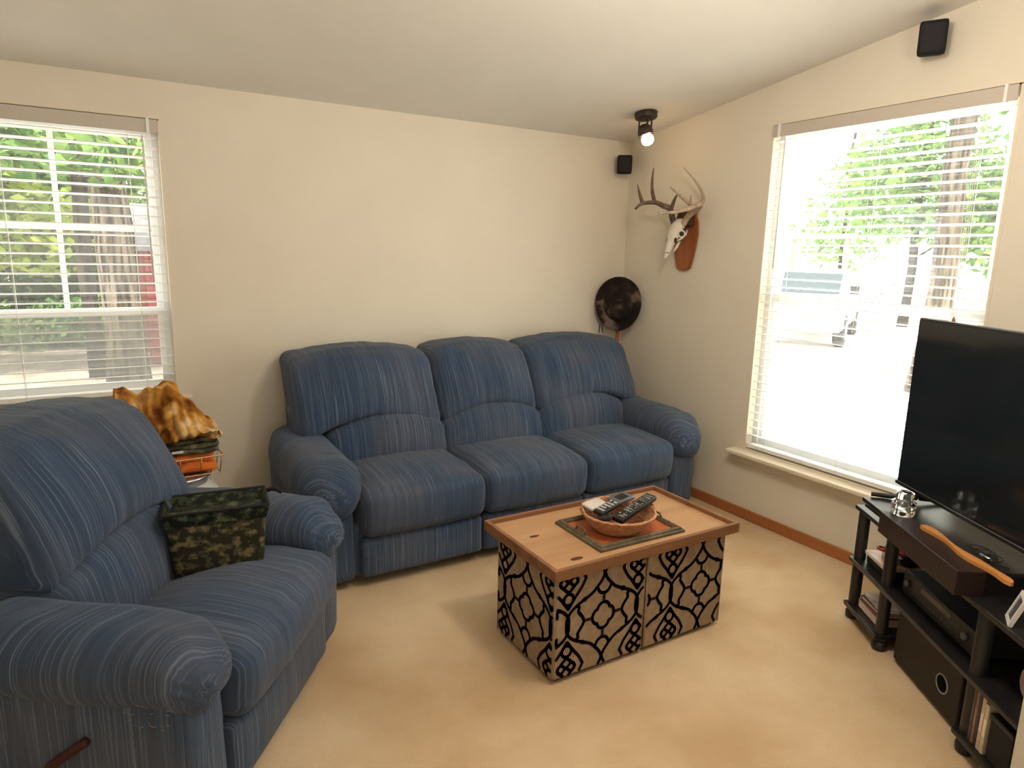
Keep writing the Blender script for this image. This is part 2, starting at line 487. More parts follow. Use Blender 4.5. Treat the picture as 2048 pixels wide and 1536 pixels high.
# ------------------------------------------------------------------ reclining sofa and recliner (local: front is -Y, back plane y=0)
def seating(root, seats, backs, arm_c, arm_hw, top_z, crest=0.62, seed=0.0, seat_front=-0.975, puff=1.0, arm_front=-.985, seam=.245, arm_hh=.10, slope=0.0, hang=.03, ab=-.14):
    sx0, sx1 = seats[0][0], seats[-1][1]
    # frame
    obj('body', boxbm(sx0 - .02, sx1 + .02, -.89, -.08, .05, .30, .01), M_fx, root)
    for s in (sx0 + .03, sx1 - .03):
        for y in (-.70, -.12):
            box('foot', s - .03, s + .03, y - .03, y + .03, 0, .055, M_blackm, root)
    bx0, bx1 = backs[0][0], backs[-1][1]
    pillow('back_shell', ((bx1 - bx0) / 2 - .03, .06, (top_z - .12) / 2 - .06), .04,
           lambda a, b, c, p: ((bx0 + bx1) / 2 + p.x, -.12 + p.y + (c + 1) * .02, (top_z - .06) / 2 + .02 + p.z), M_fx, root, (10, 4, 8))
    zc, hz = (seam + .475) / 2, (.475 - seam) / 2
    for i, (x0, x1) in enumerate(seats):
        cx, hw = (x0 + x1) / 2, (x1 - x0) / 2 - .002
        pillow('footrest_panel', (hw - .003, .035, (seam - .055) / 2), .022,
               lambda a, b, c, p: (cx + p.x, -.905 + p.y, (seam + .05) / 2 + p.z), M_fx, root, (18, 4, 10), (0, .010, 0), .002, 14, seed + i)
        def wseat(a, b, c, p):
            y = (seat_front - .42) / 2 + p.y
            z = zc + p.z
            f = sstep(-b, .1, 1.0)                       # towards the front edge
            z += (-.012 * f - slope * (1 - sstep(-b, -1.0, .5))) * (c + 1) / 2
            y -= .010 * (1 - abs(c)) * f
            return (cx + p.x, y, z)
        pillow('seat_cushion', (hw, (-.42 - seat_front) / 2, hz), .052, wseat, M_fx, root, (30, 26, 16), (.0, .012, .026 * puff), .004, 8, seed + 3 * i + 1)
    for i, (x0, x1) in enumerate(backs):
        cx, hw = (x0 + x1) / 2, (x1 - x0) / 2 - .001
        s0, s1 = seats[i]; lcx, lhw = (s0 + s1) / 2, (s1 - s0) / 2 + .004
        def arch(a):
            return .600 + .085 * (1 - min(1, a * a)) + (top_z - 1.0) * .55
        def wl(a, b, c, p):                               # lumbar cushion under the arch
            zt = arch(a) + .004; zb = .42 - slope; t = (c + 1) / 2
            z = zb + (zt - zb) * t + (p.z - c * .125)
            y = -.440 + .05 * t + p.y
            return (lcx + p.x, y, z)
        pillow('lumbar_cushion', (lhw, .105, .125), .035, wl, M_fx, root, (28, 8, 16), (0, .034, 0), .004, 8, seed + 5 * i + 2)
        def wu(a, b, c, p):                               # head pillow above the arch
            zb = arch(a * hw / lhw if abs(a * hw / lhw) < 1 else 1) - .022; zt = top_z - .04 + .040 * (1 - a * a) ; t = (c + 1) / 2
            z = zb + (zt - zb) * t + (p.z - c * .175)
            y = -.350 + .190 * t ** 1.3 + p.y
            # gathers where the pillow is tucked into the seam
            g = math.exp(-((t) / .25) ** 2) * math.exp(-((a + .05) / .35) ** 2) * (b < 0)
            y += g * .006 * math.cos(a * 38)
            return (cx + p.x, y, z)
        pillow('head_pillow', (hw, .135, .175), .050, wu, M_fx, root, (38, 10, 26), (0, .045 * puff, 0), .006, 7, seed + 7 * i + 4)
    for sgn in (-1, 1):
        ax = sgn * arm_c
        ax += (sx0 + sx1) / 2
        def wp(a, b, c, p, ax=ax, sgn=sgn):
            return (ax + p.x + sgn * .012 * (c + 1) / 2, (ab + .06 - .92) / 2 + p.y, .27 + p.z)
        pillow('arm_panel', (arm_hw * .76, (ab + .06 + .92) / 2, .23), .03, wp, M_fd, root, (6, 14, 10), (.006, .008, 0), .002, 9, seed)
        def wa(a, b, c, p, ax=ax, sgn=sgn):
            t = (1 - b) / 2                               # 0 back, 1 front
            drop = .018 * t + .03 * sstep(t, .85, 1.0)
            z = crest - arm_hh + p.z - drop
            z -= hang * (1 - c) / 2 * (1 + .5 * sgn * a)    # outer side hangs lower
            w_ = 1.0 + .06 * math.sin(PI * t) - .05 * sstep(t, .85, 1)
            g = sstep(t, .72, 1.0) * (1 - abs(c)) * .006 * math.cos(a * 22 + c * 15)
            return (ax + p.x * w_, (arm_front + ab) / 2 + p.y + g, z)
        pillow('arm_pillow', (arm_hw, (ab - arm_front) / 2 - .012, arm_hh), arm_hh * .92, wa, M_fy, root, (18, 34, 16), (.0, .012, .010), .006, 7, seed + 11 + sgn)

sofa = thing('reclining_sofa', 'three-seat blue striped reclining sofa against the cream wall', 'sofa', (-1.305, -0.03, 0))
seating(sofa, [(-.915, -.305), (-.305, .305), (.305, .915)], [(-1.06, -.305), (-.305, .305), (.305, 1.06)], 1.028, .13, 1.0, .610, 1.0)
rec = thing('recliner', 'blue striped recliner with the camouflage box on its seat', 'armchair', (-3.460, -1.145, 0), math.radians(54.1))
seating(rec, [(-.335, .335)], [(-.340, .340)], .415, .112, 1.006, .608, 9.0, puff=1.3, arm_front=-.965, seam=.262, arm_hh=.088, slope=.045, hang=.012, ab=-.30)
lv = obj('recline_lever', boxbm(-.010, .010, -.07, .07, -.011, .011, .007), principled('lever_wood', (.045, .010, .008), .5), rec, smooth=True)
lv.location = (-.520, -.62, .30); lv.rotation_euler = (math.radians(-38), 0, 0)

bm = bmesh.new(); _r = random.Random(5)
for k in range(46):
    y_, z_ = -.885 + .11 * _r.random(), .38 + .085 * _r.random(); a_ = _r.random() * PI; l_ = .004 + .006 * _r.random()
    add_tube(bm, [(-.517, y_, z_), (-.5235, y_ + l_ * math.cos(a_), z_ + l_ * math.sin(a_))], .0009, 4)
fp = obj('frayed_threads', bm, principled('pale_thread', (.24, .19, .17), .9), rec); fp['kind'] = 'stuff'

# ------------------------------------------------------------------ ottomans with trellis print
M_linen = noisy('ottoman_linen', (0.30, 0.215, 0.135), (0.37, 0.275, 0.18), (30, 30, 30), 0.95, 0.1, 3, bump=.4, bscale=(260, 260, 260))
M_flock = principled('brown_flock', (0.030, 0.018, 0.013), 0.9, 0.15)
def trellis_lines():
    Ls = []
    def polar(cx, cy, fn, n=64, a0=0, a1=2 * PI):
        Ls.append([(cx + fn(a0 + (a1 - a0) * i / n) * math.cos(a0 + (a1 - a0) * i / n), cy + fn(a0 + (a1 - a0) * i / n) * math.sin(a0 + (a1 - a0) * i / n)) for i in range(n + 1)])
    polar(0, 0, lambda t: .235 + .075 * abs(math.cos(2 * t)) ** .7)
    def fine(pts, k=5):
        v = [Vector((p[0], p[1], 0)) for p in pts]; P_ = [v[0]] + v + [v[-1]]; out = []
        for i in range(1, len(P_) - 2):
            for j in range(k):
                t = j / k; a_, b_, c_, d_ = P_[i - 1:i + 3]
                q = .5 * ((2 * b_) + (c_ - a_) * t + (2 * a_ - 5 * b_ + 4 * c_ - d_) * t * t + (3 * b_ - a_ - 3 * c_ + d_) * t ** 3); out.append((q.x, q.y))
        return out + [pts[-1]]
    og = [(0, 1), (.07, .86), (.20, .72), (.34, .60), (.55, .50), (.74, .42), (.92, .30), (1.02, .15), (1.03, 0)]
    og = og + [(x, -y) for x, y in og[-2::-1]]
    ua = [(-.21, .72), (-.13, .58), (0, .53), (.13, .58), (.21, .72)]
    br = [(.80, .40), (.70, .36), (.71, .25), (.62, .14), (.55, 0), (.62, -.14), (.71, -.25), (.70, -.36), (.80, -.40)]
    hd1 = [(1, .38), (.91, .50), (.80, .64), (.66, .80), (.54, 1.0)]
    hd2 = [(1, .76), (.88, .86), (.76, 1.0), (.86, 1.1), (1.0, .98)]
    for sg in (-1, 1):
        Ls.append(fine([(sg * x, y) for x, y in og]))
        Ls.append(fine([(x, sg * y) for x, y in ua]))
        Ls.append(fine([(sg * x, y) for x, y in br]))
        Ls.append([(0, sg * .30), (0, sg * .42), (0, sg * .53)]); Ls.append([(sg * .30, 0), (sg * .42, 0), (sg * .55, 0)])
        for hd in (hd1, hd2):
            Ls.append(fine([(1 + sg * (1 - x), y) for x, y in hd])); Ls.append(fine([(1 + sg * (1 - x), 2 - y) for x, y in hd]))
        polar(1, sg * .60, lambda t: .13, 24)
        for kx, ky in ((.55, .50), (.55, -.50)):
            Ls.append([(sg * (kx - .05), ky + .035 * (1 if ky > 0 else -1)), (sg * (kx + .05), ky + .0)])
            Ls.append([(sg * (kx - .03), ky - .03), (sg * (kx + .03), ky + .03)])
    return Ls
def ribbons_on_face(bm, lines, W, Hh, cw, ch, ou, ov, width, to3d):
    for iu in range(-2, 3):
        for iv in range(-2, 3):
            for ln in lines:
                pts = [(ou + (iu * 2 + p[0]) * cw, ov + (iv * 2 + p[1]) * ch) for p in ln]
                for p, q in zip(pts, pts[1:]):
                    if min(p[0], q[0]) < .008 or max(p[0], q[0]) > W - .008 or min(p[1], q[1]) < .008 or max(p[1], q[1]) > Hh - .008:
                        continue
                    dx, dy = q[0] - p[0], q[1] - p[1]; l_ = math.hypot(dx, dy)
                    if l_ < 1e-6:
                        continue
                    nx, ny = -dy / l_ * width / 2, dx / l_ * width / 2
                    ex, ey = dx / l_ * width * .22, dy / l_ * width * .22
                    quad = [(p[0] + nx - ex, p[1] + ny - ey), (p[0] - nx - ex, p[1] - ny - ey), (q[0] - nx + ex, q[1] - ny + ey), (q[0] + nx + ex, q[1] + ny + ey)]
                    quad = [(min(W - .004, max(.004, a)), min(Hh - .004, max(.004, b))) for a, b in quad]
                    bm.faces.new([bm.verts.new(to3d(*k)) for k in quad])
def ottoman(label, loc, w, d, h, ou):
    r = thing('ottoman', label, 'ottoman', loc, 0, 'patterned cube ottomans under the tray top')
    obj('body', boxbm(-w / 2, w / 2, -d / 2, d / 2, 0.012, h, .014, 3), M_linen, r, smooth=False)
    box('base_pad', -w / 2 + .02, w / 2 - .02, -d / 2 + .02, d / 2 - .02, 0, .013, M_blackm, r)
    ln = trellis_lines(); e = .0016
    bm = bmesh.new()
    ribbons_on_face(bm, ln, w, h - .02, .158, .165, ou, .205, .0125, lambda u, v: (-w / 2 + u, -d / 2 - e, .012 + v))
    ribbons_on_face(bm, ln, d, h - .02, .158, .165, d / 2 + .02, .205, .0125, lambda u, v: (-w / 2 - e, d / 2 - u, .012 + v))
    ribbons_on_face(bm, ln, d, h - .02, .158, .165, d / 2, .205, .0125, lambda u, v: (w / 2 + e, -d / 2 + u, .012 + v))
    ribbons_on_face(bm, ln, w, h - .02, .158, .165, w / 2, .205, .0125, lambda u, v: (w / 2 - u, d / 2 + e, .012 + v))
    bmesh.ops.recalc_face_normals(bm, faces=bm.faces[:])
    obj('trellis_print', bm, M_flock, r)
    for a in (-1, 1):
        for b in (-1, 1):
            tube('corner_piping', [(a * (w / 2 - .004), b * (d / 2 - .004), .02), (a * (w / 2 - .004), b * (d / 2 - .004), h - .01)], .005, M_linen, r, 6)
    return r
OH = .418
ottoman('patterned cube ottoman nearer the recliner, under the tray top', (-1.652, -1.735, 0), .412, .395, OH, .215)
ottoman('patterned cube ottoman nearer the television, under the tray top', (-1.232, -1.735, 0), .412, .395, OH, .285)

# wooden tray top
M_tray = wood('tray_wood', (0.42, 0.235, 0.115), (0.53, 0.32, 0.17), 0, .45, 16)
M_trayrim = wood('tray_rim_wood', (0.17, 0.075, 0.032), (0.29, 0.14, 0.065), 0, .5, 18)
M_knot = principled('wood_knot', (.10, .035, .015), .6)
tt = thing('wooden_tray_top', 'wooden tray top with raised rim lying across the two ottomans', 'tray', (-1.442, -1.722, OH))
TW, TD = .446, .25
plank = box('board', -TW + .015, TW - .015, -TD + .015, TD - .015, .002, .022, M_tray, tt)
for s in (-1, 1):
    box('rim', -TW, TW, s * (TD - .0085) - .0085, s * (TD - .0085) + .0085, 0, .040, M_trayrim, tt, bev=.002)
    box('rim', s * (TW - .0085) - .0085, s * (TW - .0085) + .0085, -TD + .017, TD - .017, 0, .040, M_trayrim, tt, bev=.002)
for (kx, ky, ks) in ((-.30, -.17, .018), (-.33, .06, .014), (.22, .1, .01)):
    lathe('knot', [(.001, .0225), (ks, .0225), (ks * .8, .0228), (.001, .0228)], M_knot, plank, 14, sx=1.5, sy=.6, loc=(kx, ky, 0))
ZT = OH + .022
# framed tray with red leather
M_bronze = noisy('aged_bronze_wood', (0.085, 0.068, 0.035), (0.16, 0.125, 0.07), (40, 40, 40), .45, .4, 4)
M_leather = noisy('red_leather', (0.42, 0.10, 0.035), (0.50, 0.14, 0.05), (18, 18, 18), .42, .4, 4)
ft = thing('framed_tray', 'dark carved frame tray with red leather base on the wooden top', 'tray', (-1.432, -1.752, ZT), math.radians(-1))
FW, FD = .205, .150
box('leather_base', -FW + .02, FW - .02, -FD + .02, FD - .02, .001, .006, M_leather, ft)
def moulding(length, name):
    prof = [(0, 0), (0, .010), (.004, .013), (.007, .011), (.010, .018), (.015, .022), (.020, .021), (.023, .016), (.026, .015), (.028, .010), (.028, 0)]
    bm = bmesh.new(); rows = []
    for p in prof:     # p[0] inwards from the outer edge, mitred ends
        rows.append((bm.verts.new((-length + p[0], p[0], p[1])), bm.verts.new((length - p[0], p[0], p[1]))))
    for a, b in zip(rows, rows[1:]):
        bm.faces.new((a[0], a[1], b[1], b[0]))
    bm.faces.new([r_[0] for r_ in rows]); bm.faces.new([r_[1] for r_ in rows][::-1]); bm.faces.new((rows[0][0], rows[-1][0], rows[-1][1], rows[0][1]))
    bmesh.ops.recalc_face_normals(bm, faces=bm.faces[:])
    return bm
for k in range(4):
    ln = FW if k % 2 == 0 else FD
    o = obj('frame_moulding', moulding(ln, ''), M_bronze, ft)
    o.rotation_euler = (0, 0, k * PI / 2)
    o.location = ((0, -FD, 0), (FW, 0, 0), (0, FD, 0), (-FW, 0, 0))[k]
for s in (-1, 1):
    tube('tray_handle', [(s * (FW - .016), -.03, .02), (s * (FW - .02), -.026, .036), (s * (FW - .02), .026, .036), (s * (FW - .016), .03, .02)], .004, M_bronze, ft, 8)

# basket
M_wicker = noisy('wicker', (0.40, 0.17, 0.075), (0.62, 0.33, 0.17), (60, 60, 90), .6, .3, 3)
ZB = ZT + .006
BX, BY = -1.452, -1.762
bk = thing('wicker_basket', 'round wicker basket holding remote controls', 'basket', (BX, BY, ZB + .001))
bm = bmesh.new()
for i in range(11):
    t = i / 10; rad = .088 + .052 * t ** .75; z = .006 + t * .062; nseg = 48
    pts = [((rad + .0014 * math.sin(18 * a + i * PI)) * math.cos(a), (rad + .0014 * math.sin(18 * a + i * PI)) * math.sin(a), z) for a in [2 * PI * k / nseg for k in range(nseg + 1)]]
    add_tube(bm, pts, .0042, 6, cap=False)
obj('woven_wall', bm, M_wicker, bk, smooth=True)
lathe('basket_floor', [(.001, .001), (.088, .001), (.090, .006), (.001, .006)], M_wicker, bk, 32)
bm = bmesh.new(); add_tube(bm, [(.143 * math.cos(a), .143 * math.sin(a), .072 + .001 * math.sin(24 * a)) for a in [2 * PI * k / 96 for k in range(97)]], .0062, 8, cap=False)
obj('rim', bm, M_wicker, bk, smooth=True)
for a0 in (-.35, PI - .35):
    tube('handle_loop', [(.145 * math.cos(a0 + d), .145 * math.sin(a0 + d), .072 + .018 * (1 - (d / .18) ** 2)) for d in [-.18 + .06 * i for i in range(7)]], .004, M_wicker, bk, 7)
# remotes and other bits in the basket
def remote(label, length, w, th, loc, rot, mat, rows, cols, keymat, start=.06):
    r = thing('remote_control', label, 'remote', loc, 0, 'remote controls in the basket', rot)
    obj('case', boxbm(-length / 2, length / 2, -w / 2, w / 2, 0, th, .005, 3), mat, r, smooth=True)
    bm = bmesh.new()
    for i in range(rows):
        for j in range(cols):
            x = -length / 2 + length * (start + (1 - start - .06) * (i + .5) / rows); y = -w / 2 + w * (.14 + .72 * (j + .5) / cols)
            if random.random() < .1:
                continue
            hx, hy = length / rows * .26, w / cols * .27
            add_box(bm, x - hx, x + hx, y - hy, y + hy, th - .001, th + .002)
    obj('buttons', bm, keymat, r)
    return r
M_key = noisy('remote_keys', (.10, .10, .10), (.32, .31, .29), (120, 120, 120), .5, .3, 1, .45, .55)
remote('long black remote with many grey keys, topmost across the basket', .235, .05, .02, (BX + .045, BY - .045, ZB + .083), (math.radians(4), math.radians(-9), math.radians(15)), M_black, 13, 4, M_key)
remote('small black remote with pale keypad lying behind the long one', .15, .045, .016, (BX - .03, BY + .022, ZB + .080), (math.radians(6), math.radians(-4), math.radians(18)), M_black, 6, 4, principled('pale_keys', (.45, .44, .41), .5))
remote('shiny dark slab remote on the back rim of the basket', .10, .062, .013, (BX + .055, BY + .05, ZB + .092), (math.radians(5), math.radians(-3), math.radians(10)), principled('slate_gloss', (.10, .115, .125), .22, .5), 1, 1, M_black)
remote('black remote half sunk at the recliner side of the basket', .16, .05, .02, (BX - .062, BY + .005, ZB + .055), (math.radians(-14), math.radians(10), math.radians(52)), M_black, 7, 3, M_blackm)
tag(obj('clear_packet', boxbm(-.05, .05, -.03, .03, 0, .014, .006, 2), principled('clear_plastic', (.62, .60, .56), .2, .5), None, True, (BX - .055, BY + .078, ZB + .076), (math.radians(10), 0, math.radians(12))),
    'pale plastic packet at the back of the basket', 'packet')

# ------------------------------------------------------------------ television corner (stand-local frame: x along the front, y to the back)
SA = Vector((-0.466, -2.167, 0)); SR = math.radians(236.1)
SM = Matrix.Translation(SA) @ Matrix.Rotation(SR, 4, 'Z')
def sw(x, y, z):
    return SM @ Vector((x, y, z))
M_espresso = noisy('espresso_board', (.012, .011, .012), (.017, .015, .015), (20, 3, 20), .28, .45, 3)
M_post = principled('black_tube', (.016, .015, .013), .35, .45)
M_brown = wood('dark_brown_board', (.018, .010, .009), (.028, .016, .014), 0, .4, 12)
st = thing('tv_stand', 'black three-tier television stand with round tube posts', 'tv stand', SA, SR)
LX = 1.03
for (nm, x0, x1, z) in (('top_shelf', -.02, LX + .02, .482), ('middle_shelf', -.02, LX + .02, .252), ('bottom_shelf', -.02, .262, .050), ('bottom_shelf', .768, LX + .02, .050)):
    obj(nm, boxbm(x0, x1, -.035, .365, z, z + .018, .003), M_espresso, st)
for x in (0, .237, .793, LX):
    for y in (0, .33):
        lathe('post', [(.022, .035), (.0225, .05), (.0225, .482), (.022, .483)], M_post, st, 18, loc=(x, y, 0))
        lathe('foot', [(.024, 0), (.028, .006), (.028, .028), (.022, .036)], M_post, st, 18, loc=(x, y, 0))
rs = thing('tv_riser', 'long dark brown riser box on the television stand', 'riser', sw(0, 0, .5), SR)
box('top_plate', .112, .745, -.075, .30, .064, .080, M_espresso, rs, bev=.002)
box('lower_plate', .120, .30, -.066, .28, .044, .056, M_espresso, rs, bev=.002)
box('front_panel', .262, .747, -.078, .010, .0, .0805, M_brown, rs, bev=.002)
box('rear_block', .30, .74, .20, .28, 0, .064, M_espresso, rs)
for x in (.14, .72):
    box('support', x - .012, x + .012, .02, .26, 0, .046 if x < .2 else .064, M_espresso, rs)
# television
ZR = .581
TVD = math.radians(242.0)
tv = thing('television', 'large flat television with blank black screen on the riser', 'television', (-.434, -2.246, ZR), TVD)
TWD, THT = 1.13, .665
obj('cabinet', boxbm(0, TWD, .012, .040, .042, .042 + THT, .006, 2), M_black, tv)
obj('rear_housing', boxbm(.15, TWD - .15, .04, .075, .10, .45, .015, 2), M_blackm, tv)
M_tv = principled('tv_screen', (.010, .012, .013), .10, .5)
M_tv.node_tree.nodes['Principled BSDF'].inputs['Coat Weight'].default_value = 0.0
box('screen', .009, TWD - .009, .0085, .0125, .058, .042 + THT - .009, M_tv, tv)
bm = bmesh.new()
add_box(bm, .0, TWD, .006, .016, .042, .056)
obj('lower_bezel', bm, M_black, tv)
box('bezel_strip', .0, TWD, .0045, .0065, .054, .0565, M_silver, tv)
for x in (.10, TWD - .25):
    f = tube('foot', [(x + .02, .025, .055), (x + .015, .02, .02), (x - .03, -.06, .010), (x - .055, -.115, .009)], [.014, .011, .010, .009], M_black, tv, 8)
    tube('foot', [(x + .02, .03, .055), (x + .02, .035, .02), (x + .02, .12, .009)], [.014, .011, .009], M_black, tv, 8)

# glass insulator
M_glass = principled('clear_glass', (.95, .97, .95), .03, .5, Transmission_Weight=1.0, IOR=1.45)
ins = lathe('glass_insulator', [(.030, .0), (.0385, .004), (.040, .018), (.036, .024), (.036, .030), (.041, .036), (.040, .050), (.030, .056), (.027, .060), (.030, .066), (.029, .080), (.020, .089), (.004, .091), (.004, .086), (.014, .082), (.016, .05), (.018, .01), (.022, .0)], M_glass, None, 36)
ins.location = sw(.292, -.012, ZR)
tag(ins, 'clear glass insulator knob standing on the riser', 'insulator')
# curved wooden piece
M_orange = wood('honey_wood', (.50, .20, .05), (.62, .28, .08), 0, .4, 30)
def ws(x):
    return .0 + .007 * math.sin(x * 16)
bm = bmesh.new(); rows = []
n = 26
for i in range(n + 1):
    t = i / n; x = .42 * t; c = .006 * math.sin(t * 9); hw_ = .011 + .005 * math.sin(t * 11 + 1) + .008 * sstep(t, .75, .95)
    hw_ *= math.sqrt(max(.05, 1 - max(0, (t - .92) / .08) ** 2)) * (1 if t > .03 else .7)
    rows.append([bm.verts.new((x, c - hw_, 0)), bm.verts.new((x, c - hw_, .012)), bm.verts.new((x, c + hw_, .012)), bm.verts.new((x, c + hw_, 0))])
for a, b in zip(rows, rows[1:]):
    for k in range(4):
        bm.faces.new((a[k], a[(k + 1) % 4], b[(k + 1) % 4], b[k]))
bm.faces.new(rows[0]); bm.faces.new(rows[-1][::-1]); bmesh.ops.recalc_face_normals(bm, faces=bm.faces[:])
wd = obj('carved_wooden_stick', bm, M_orange); wd.location = sw(.415, -.004, ZR); wd.rotation_euler = (0, 0, SR + math.radians(3.5))
tag(wd, 'honey coloured carved wooden stick overhanging the riser end', 'stick')
# wires and little frame
cb = thing('tangled_cable', 'thin black cable tangled in front of the television', 'cable', (0, 0, 0))
bm = bmesh.new()
P = []
for i in range(60):
    a = i * .42; P.append(sw(.60 + .035 * math.cos(a) + .0015 * i, .075 + .022 * math.sin(a * 1.3), ZR + .006 + .006 * math.sin(a * .7) + .003))
add_tube(bm, P, .0017, 5); obj('wire', bm, M_blackm, cb, smooth=True)
tube('wire_plug', [sw(.63, .06, ZR + .006), sw(.675, .065, ZR + .006)], .005, M_silver, cb, 8)
M_photo = noisy('photo_print', (.05, .045, .05), (.16, .13, .12), (60, 60, 60), .4, .4, 3)
pf = thing('framed_photo', 'small white photo frame standing on the stand top', 'frame', sw(.885, -.012, .5012), 0)
pf.rotation_euler = (math.radians(-18), 0, SR + math.radians(-28))
bm = bmesh.new(); fw_, fh_, b_ = .036, .092, .011
add_box(bm, -fw_, fw_, 0, .010, 0, b_); add_box(bm, -fw_, fw_, 0, .010, fh_ - b_, fh_)
add_box(bm, -fw_, -fw_ + b_, 0, .010, b_, fh_ - b_); add_box(bm, fw_ - b_, fw_, 0, .010, b_, fh_ - b_)
obj('frame', bm, M_white, pf); box('photo', -fw_ + .006, fw_ - .006, .003, .007, .006, fh_ - .006, M_photo, pf)

# things on the shelves
def local_thing(name, label, cat, x, y, z, rz=0.0, group=None):
    return thing(name, label, cat, sw(x, y, z), SR + rz, group)
ZM, ZBt = .271, .0695
rv = local_thing('av_receiver', 'black receiver with knobs on the middle shelf', 'receiver', .30, .025, ZM)
obj('case', boxbm(0, .43, .008, .30, .012, .098, .004), M_blackm, rv)
obj('front_panel', boxbm(0, .43, -.004, .008, .012, .098, .002), M_black, rv)
box('display', .12, .30, -.0055, -.004, .066, .086, M_glossblack, rv)
for k in range(11):
    box('button', .07 + k * .022, .080 + k * .022, -.006, -.004, .036, .041, M_dgrey, rv)
for kx in (.035, .385):
    lathe('knob', [(.002, .012), (.012, .012), (.013, .0), (.002, .0)], M_dgrey, rv, 18, loc=(kx, -.004, .058), rot=(PI / 2, 0, 0))
for x in (.04, .39):
    for y in (.04, .27):
        lathe('foot', [(.012, 0), (.014, .012)], M_blackm, rv, 12, loc=(x, y, 0))
sb = local_thing('subwoofer', 'black subwoofer box with round port on the carpet', 'speaker', .285, .018, 0.0)
obj('cabinet', boxbm(0, .43, .012, .34, .012, .235, .008), M_blackm, sb)
M_subf = principled('subwoofer_front', (.020, .016, .012), .55, .3)
obj('front_panel', boxbm(.03, .43, -.004, .014, .014, .233, .006), M_subf, sb)
bm = bmesh.new(); add_tube(bm, [(.031 * math.cos(a), 0, .031 * math.sin(a)) for a in [2 * PI * k / 32 for k in range(33)]], .003, 8, cap=False)
obj('port_ring', bm, M_grey, sb, smooth=True, loc=(.335, -.005, .115))
lathe('port', [(.002, 0), (.029, 0), (.029, .0015), (.002, .0015)], principled('port_black', (.002, .002, .002), .9, .1), sb, 24, loc=(.335, -.0045, .115), rot=(PI / 2, 0, 0))
for x in (.05, .38):
    for y in (.05, .30):
        lathe('foot', [(.015, 0), (.017, .013)], M_blackm, sb, 12, loc=(x, y, 0))
# left bay, middle shelf
bxp = local_thing('modem', 'flat black box under the papers on the middle shelf', 'device', .035, .01, ZM)
obj('case', boxbm(0, .165, 0, .24, 0, .036, .006), M_black, bxp)
mg = local_thing('magazine', 'pink and cream magazine lying on the flat black box', 'magazine', .03, .005, ZM + .0365)
box('pages', 0, .17, 0, .22, 0, .012, M_paper, mg); box('cover', -.001, .171, -.001, .221, .0121, .0135, noisy('magazine_cover', (.62, .30, .19), (.70, .58, .48), (25, 25, 25), .35, .4), mg)
nb = local_thing('paperback', 'small thick tan paperback on the pink magazine', 'book', .09, .04, ZM + .0505, math.radians(6))
box('pages', .001, .079, .001, .119, .002, .026, M_paper, nb)
bm = bmesh.new(); add_box(bm, 0, .08, 0, .12, 0, .002); add_box(bm, 0, .08, 0, .12, .026, .028); add_box(bm, .08, .083, 0, .12, 0, .028); obj('cover', bm, principled('tan_cover', (.42, .30, .17), .6), nb)
sz = local_thing('scissors', 'red and grey handled scissors on the tan paperback', 'scissors', .10, .05, ZM + .0795, math.radians(15))
M_red = principled('red_plastic', (.45, .02, .02), .4)
for s, c_ in ((-1, M_red), (1, M_grey)):
    bm = bmesh.new(); add_tube(bm, [(.0 + .020 * math.cos(a), s * .018 + .014 * math.sin(a), .010) for a in [2 * PI * k / 20 for k in range(21)]], .005, 8, cap=False)
    obj('handle', bm, c_, sz, smooth=True)
    box('blade', .02, .09, s * .006 - .005, s * .006 + .004, .007 + s * .001, .010 + s * .001, M_silver, sz)
pch = local_thing('tool_pouch', 'black and red pouch behind the scissors', 'pouch', .16, .11, ZM + .0505, 0)
pillow('pouch_body', (.035, .04, .035), .02, lambda a, b, c, p: (p.x, p.y, .036 + p.z), M_blackm, pch, (8, 8, 8), (0, 0, .006), .002, 20)
pillow('flap', (.036, .018, .012), .008, lambda a, b, c, p: (p.x, p.y - .026, .060 + p.z), M_red, pch, (8, 6, 5))
# left bay, bottom shelf
for i, (lab, c1, c2, w_, d_, z0, th, rz) in enumerate((
        ('brown album at the bottom of the paper pile on the lowest shelf', (.16, .05, .025), (.22, .07, .035), .168, .30, 0, .035, 0),
        ('dark folder in the paper pile on the lowest shelf', (.05, .05, .055), (.09, .09, .10), .165, .28, .036, .014, 2),
        ('pale printed magazine topmost in the pile on the lowest shelf', (.75, .70, .68), (.42, .33, .31), .165, .26, .051, .009, -2))):
    mm = local_thing('magazine' if i else 'photo_album', lab, 'magazine' if i else 'album', .033, .002 + .01 * i, ZBt + z0, math.radians(rz))
    box('pages', .002, w_ - .002, .002, d_ - .002, .0015, th - .0015, M_paper, mm)
    mt = noisy('cover_%d' % i, c1, c2, (22, 22, 22), .35, .4, 4)
    bm = bmesh.new(); add_box(bm, 0, w_, 0, d_, 0, .0015); add_box(bm, 0, w_, 0, d_, th - .0015, th); add_box(bm, -.002, 0, 0, d_, 0, th)
    obj('cover', bm, mt, mm)
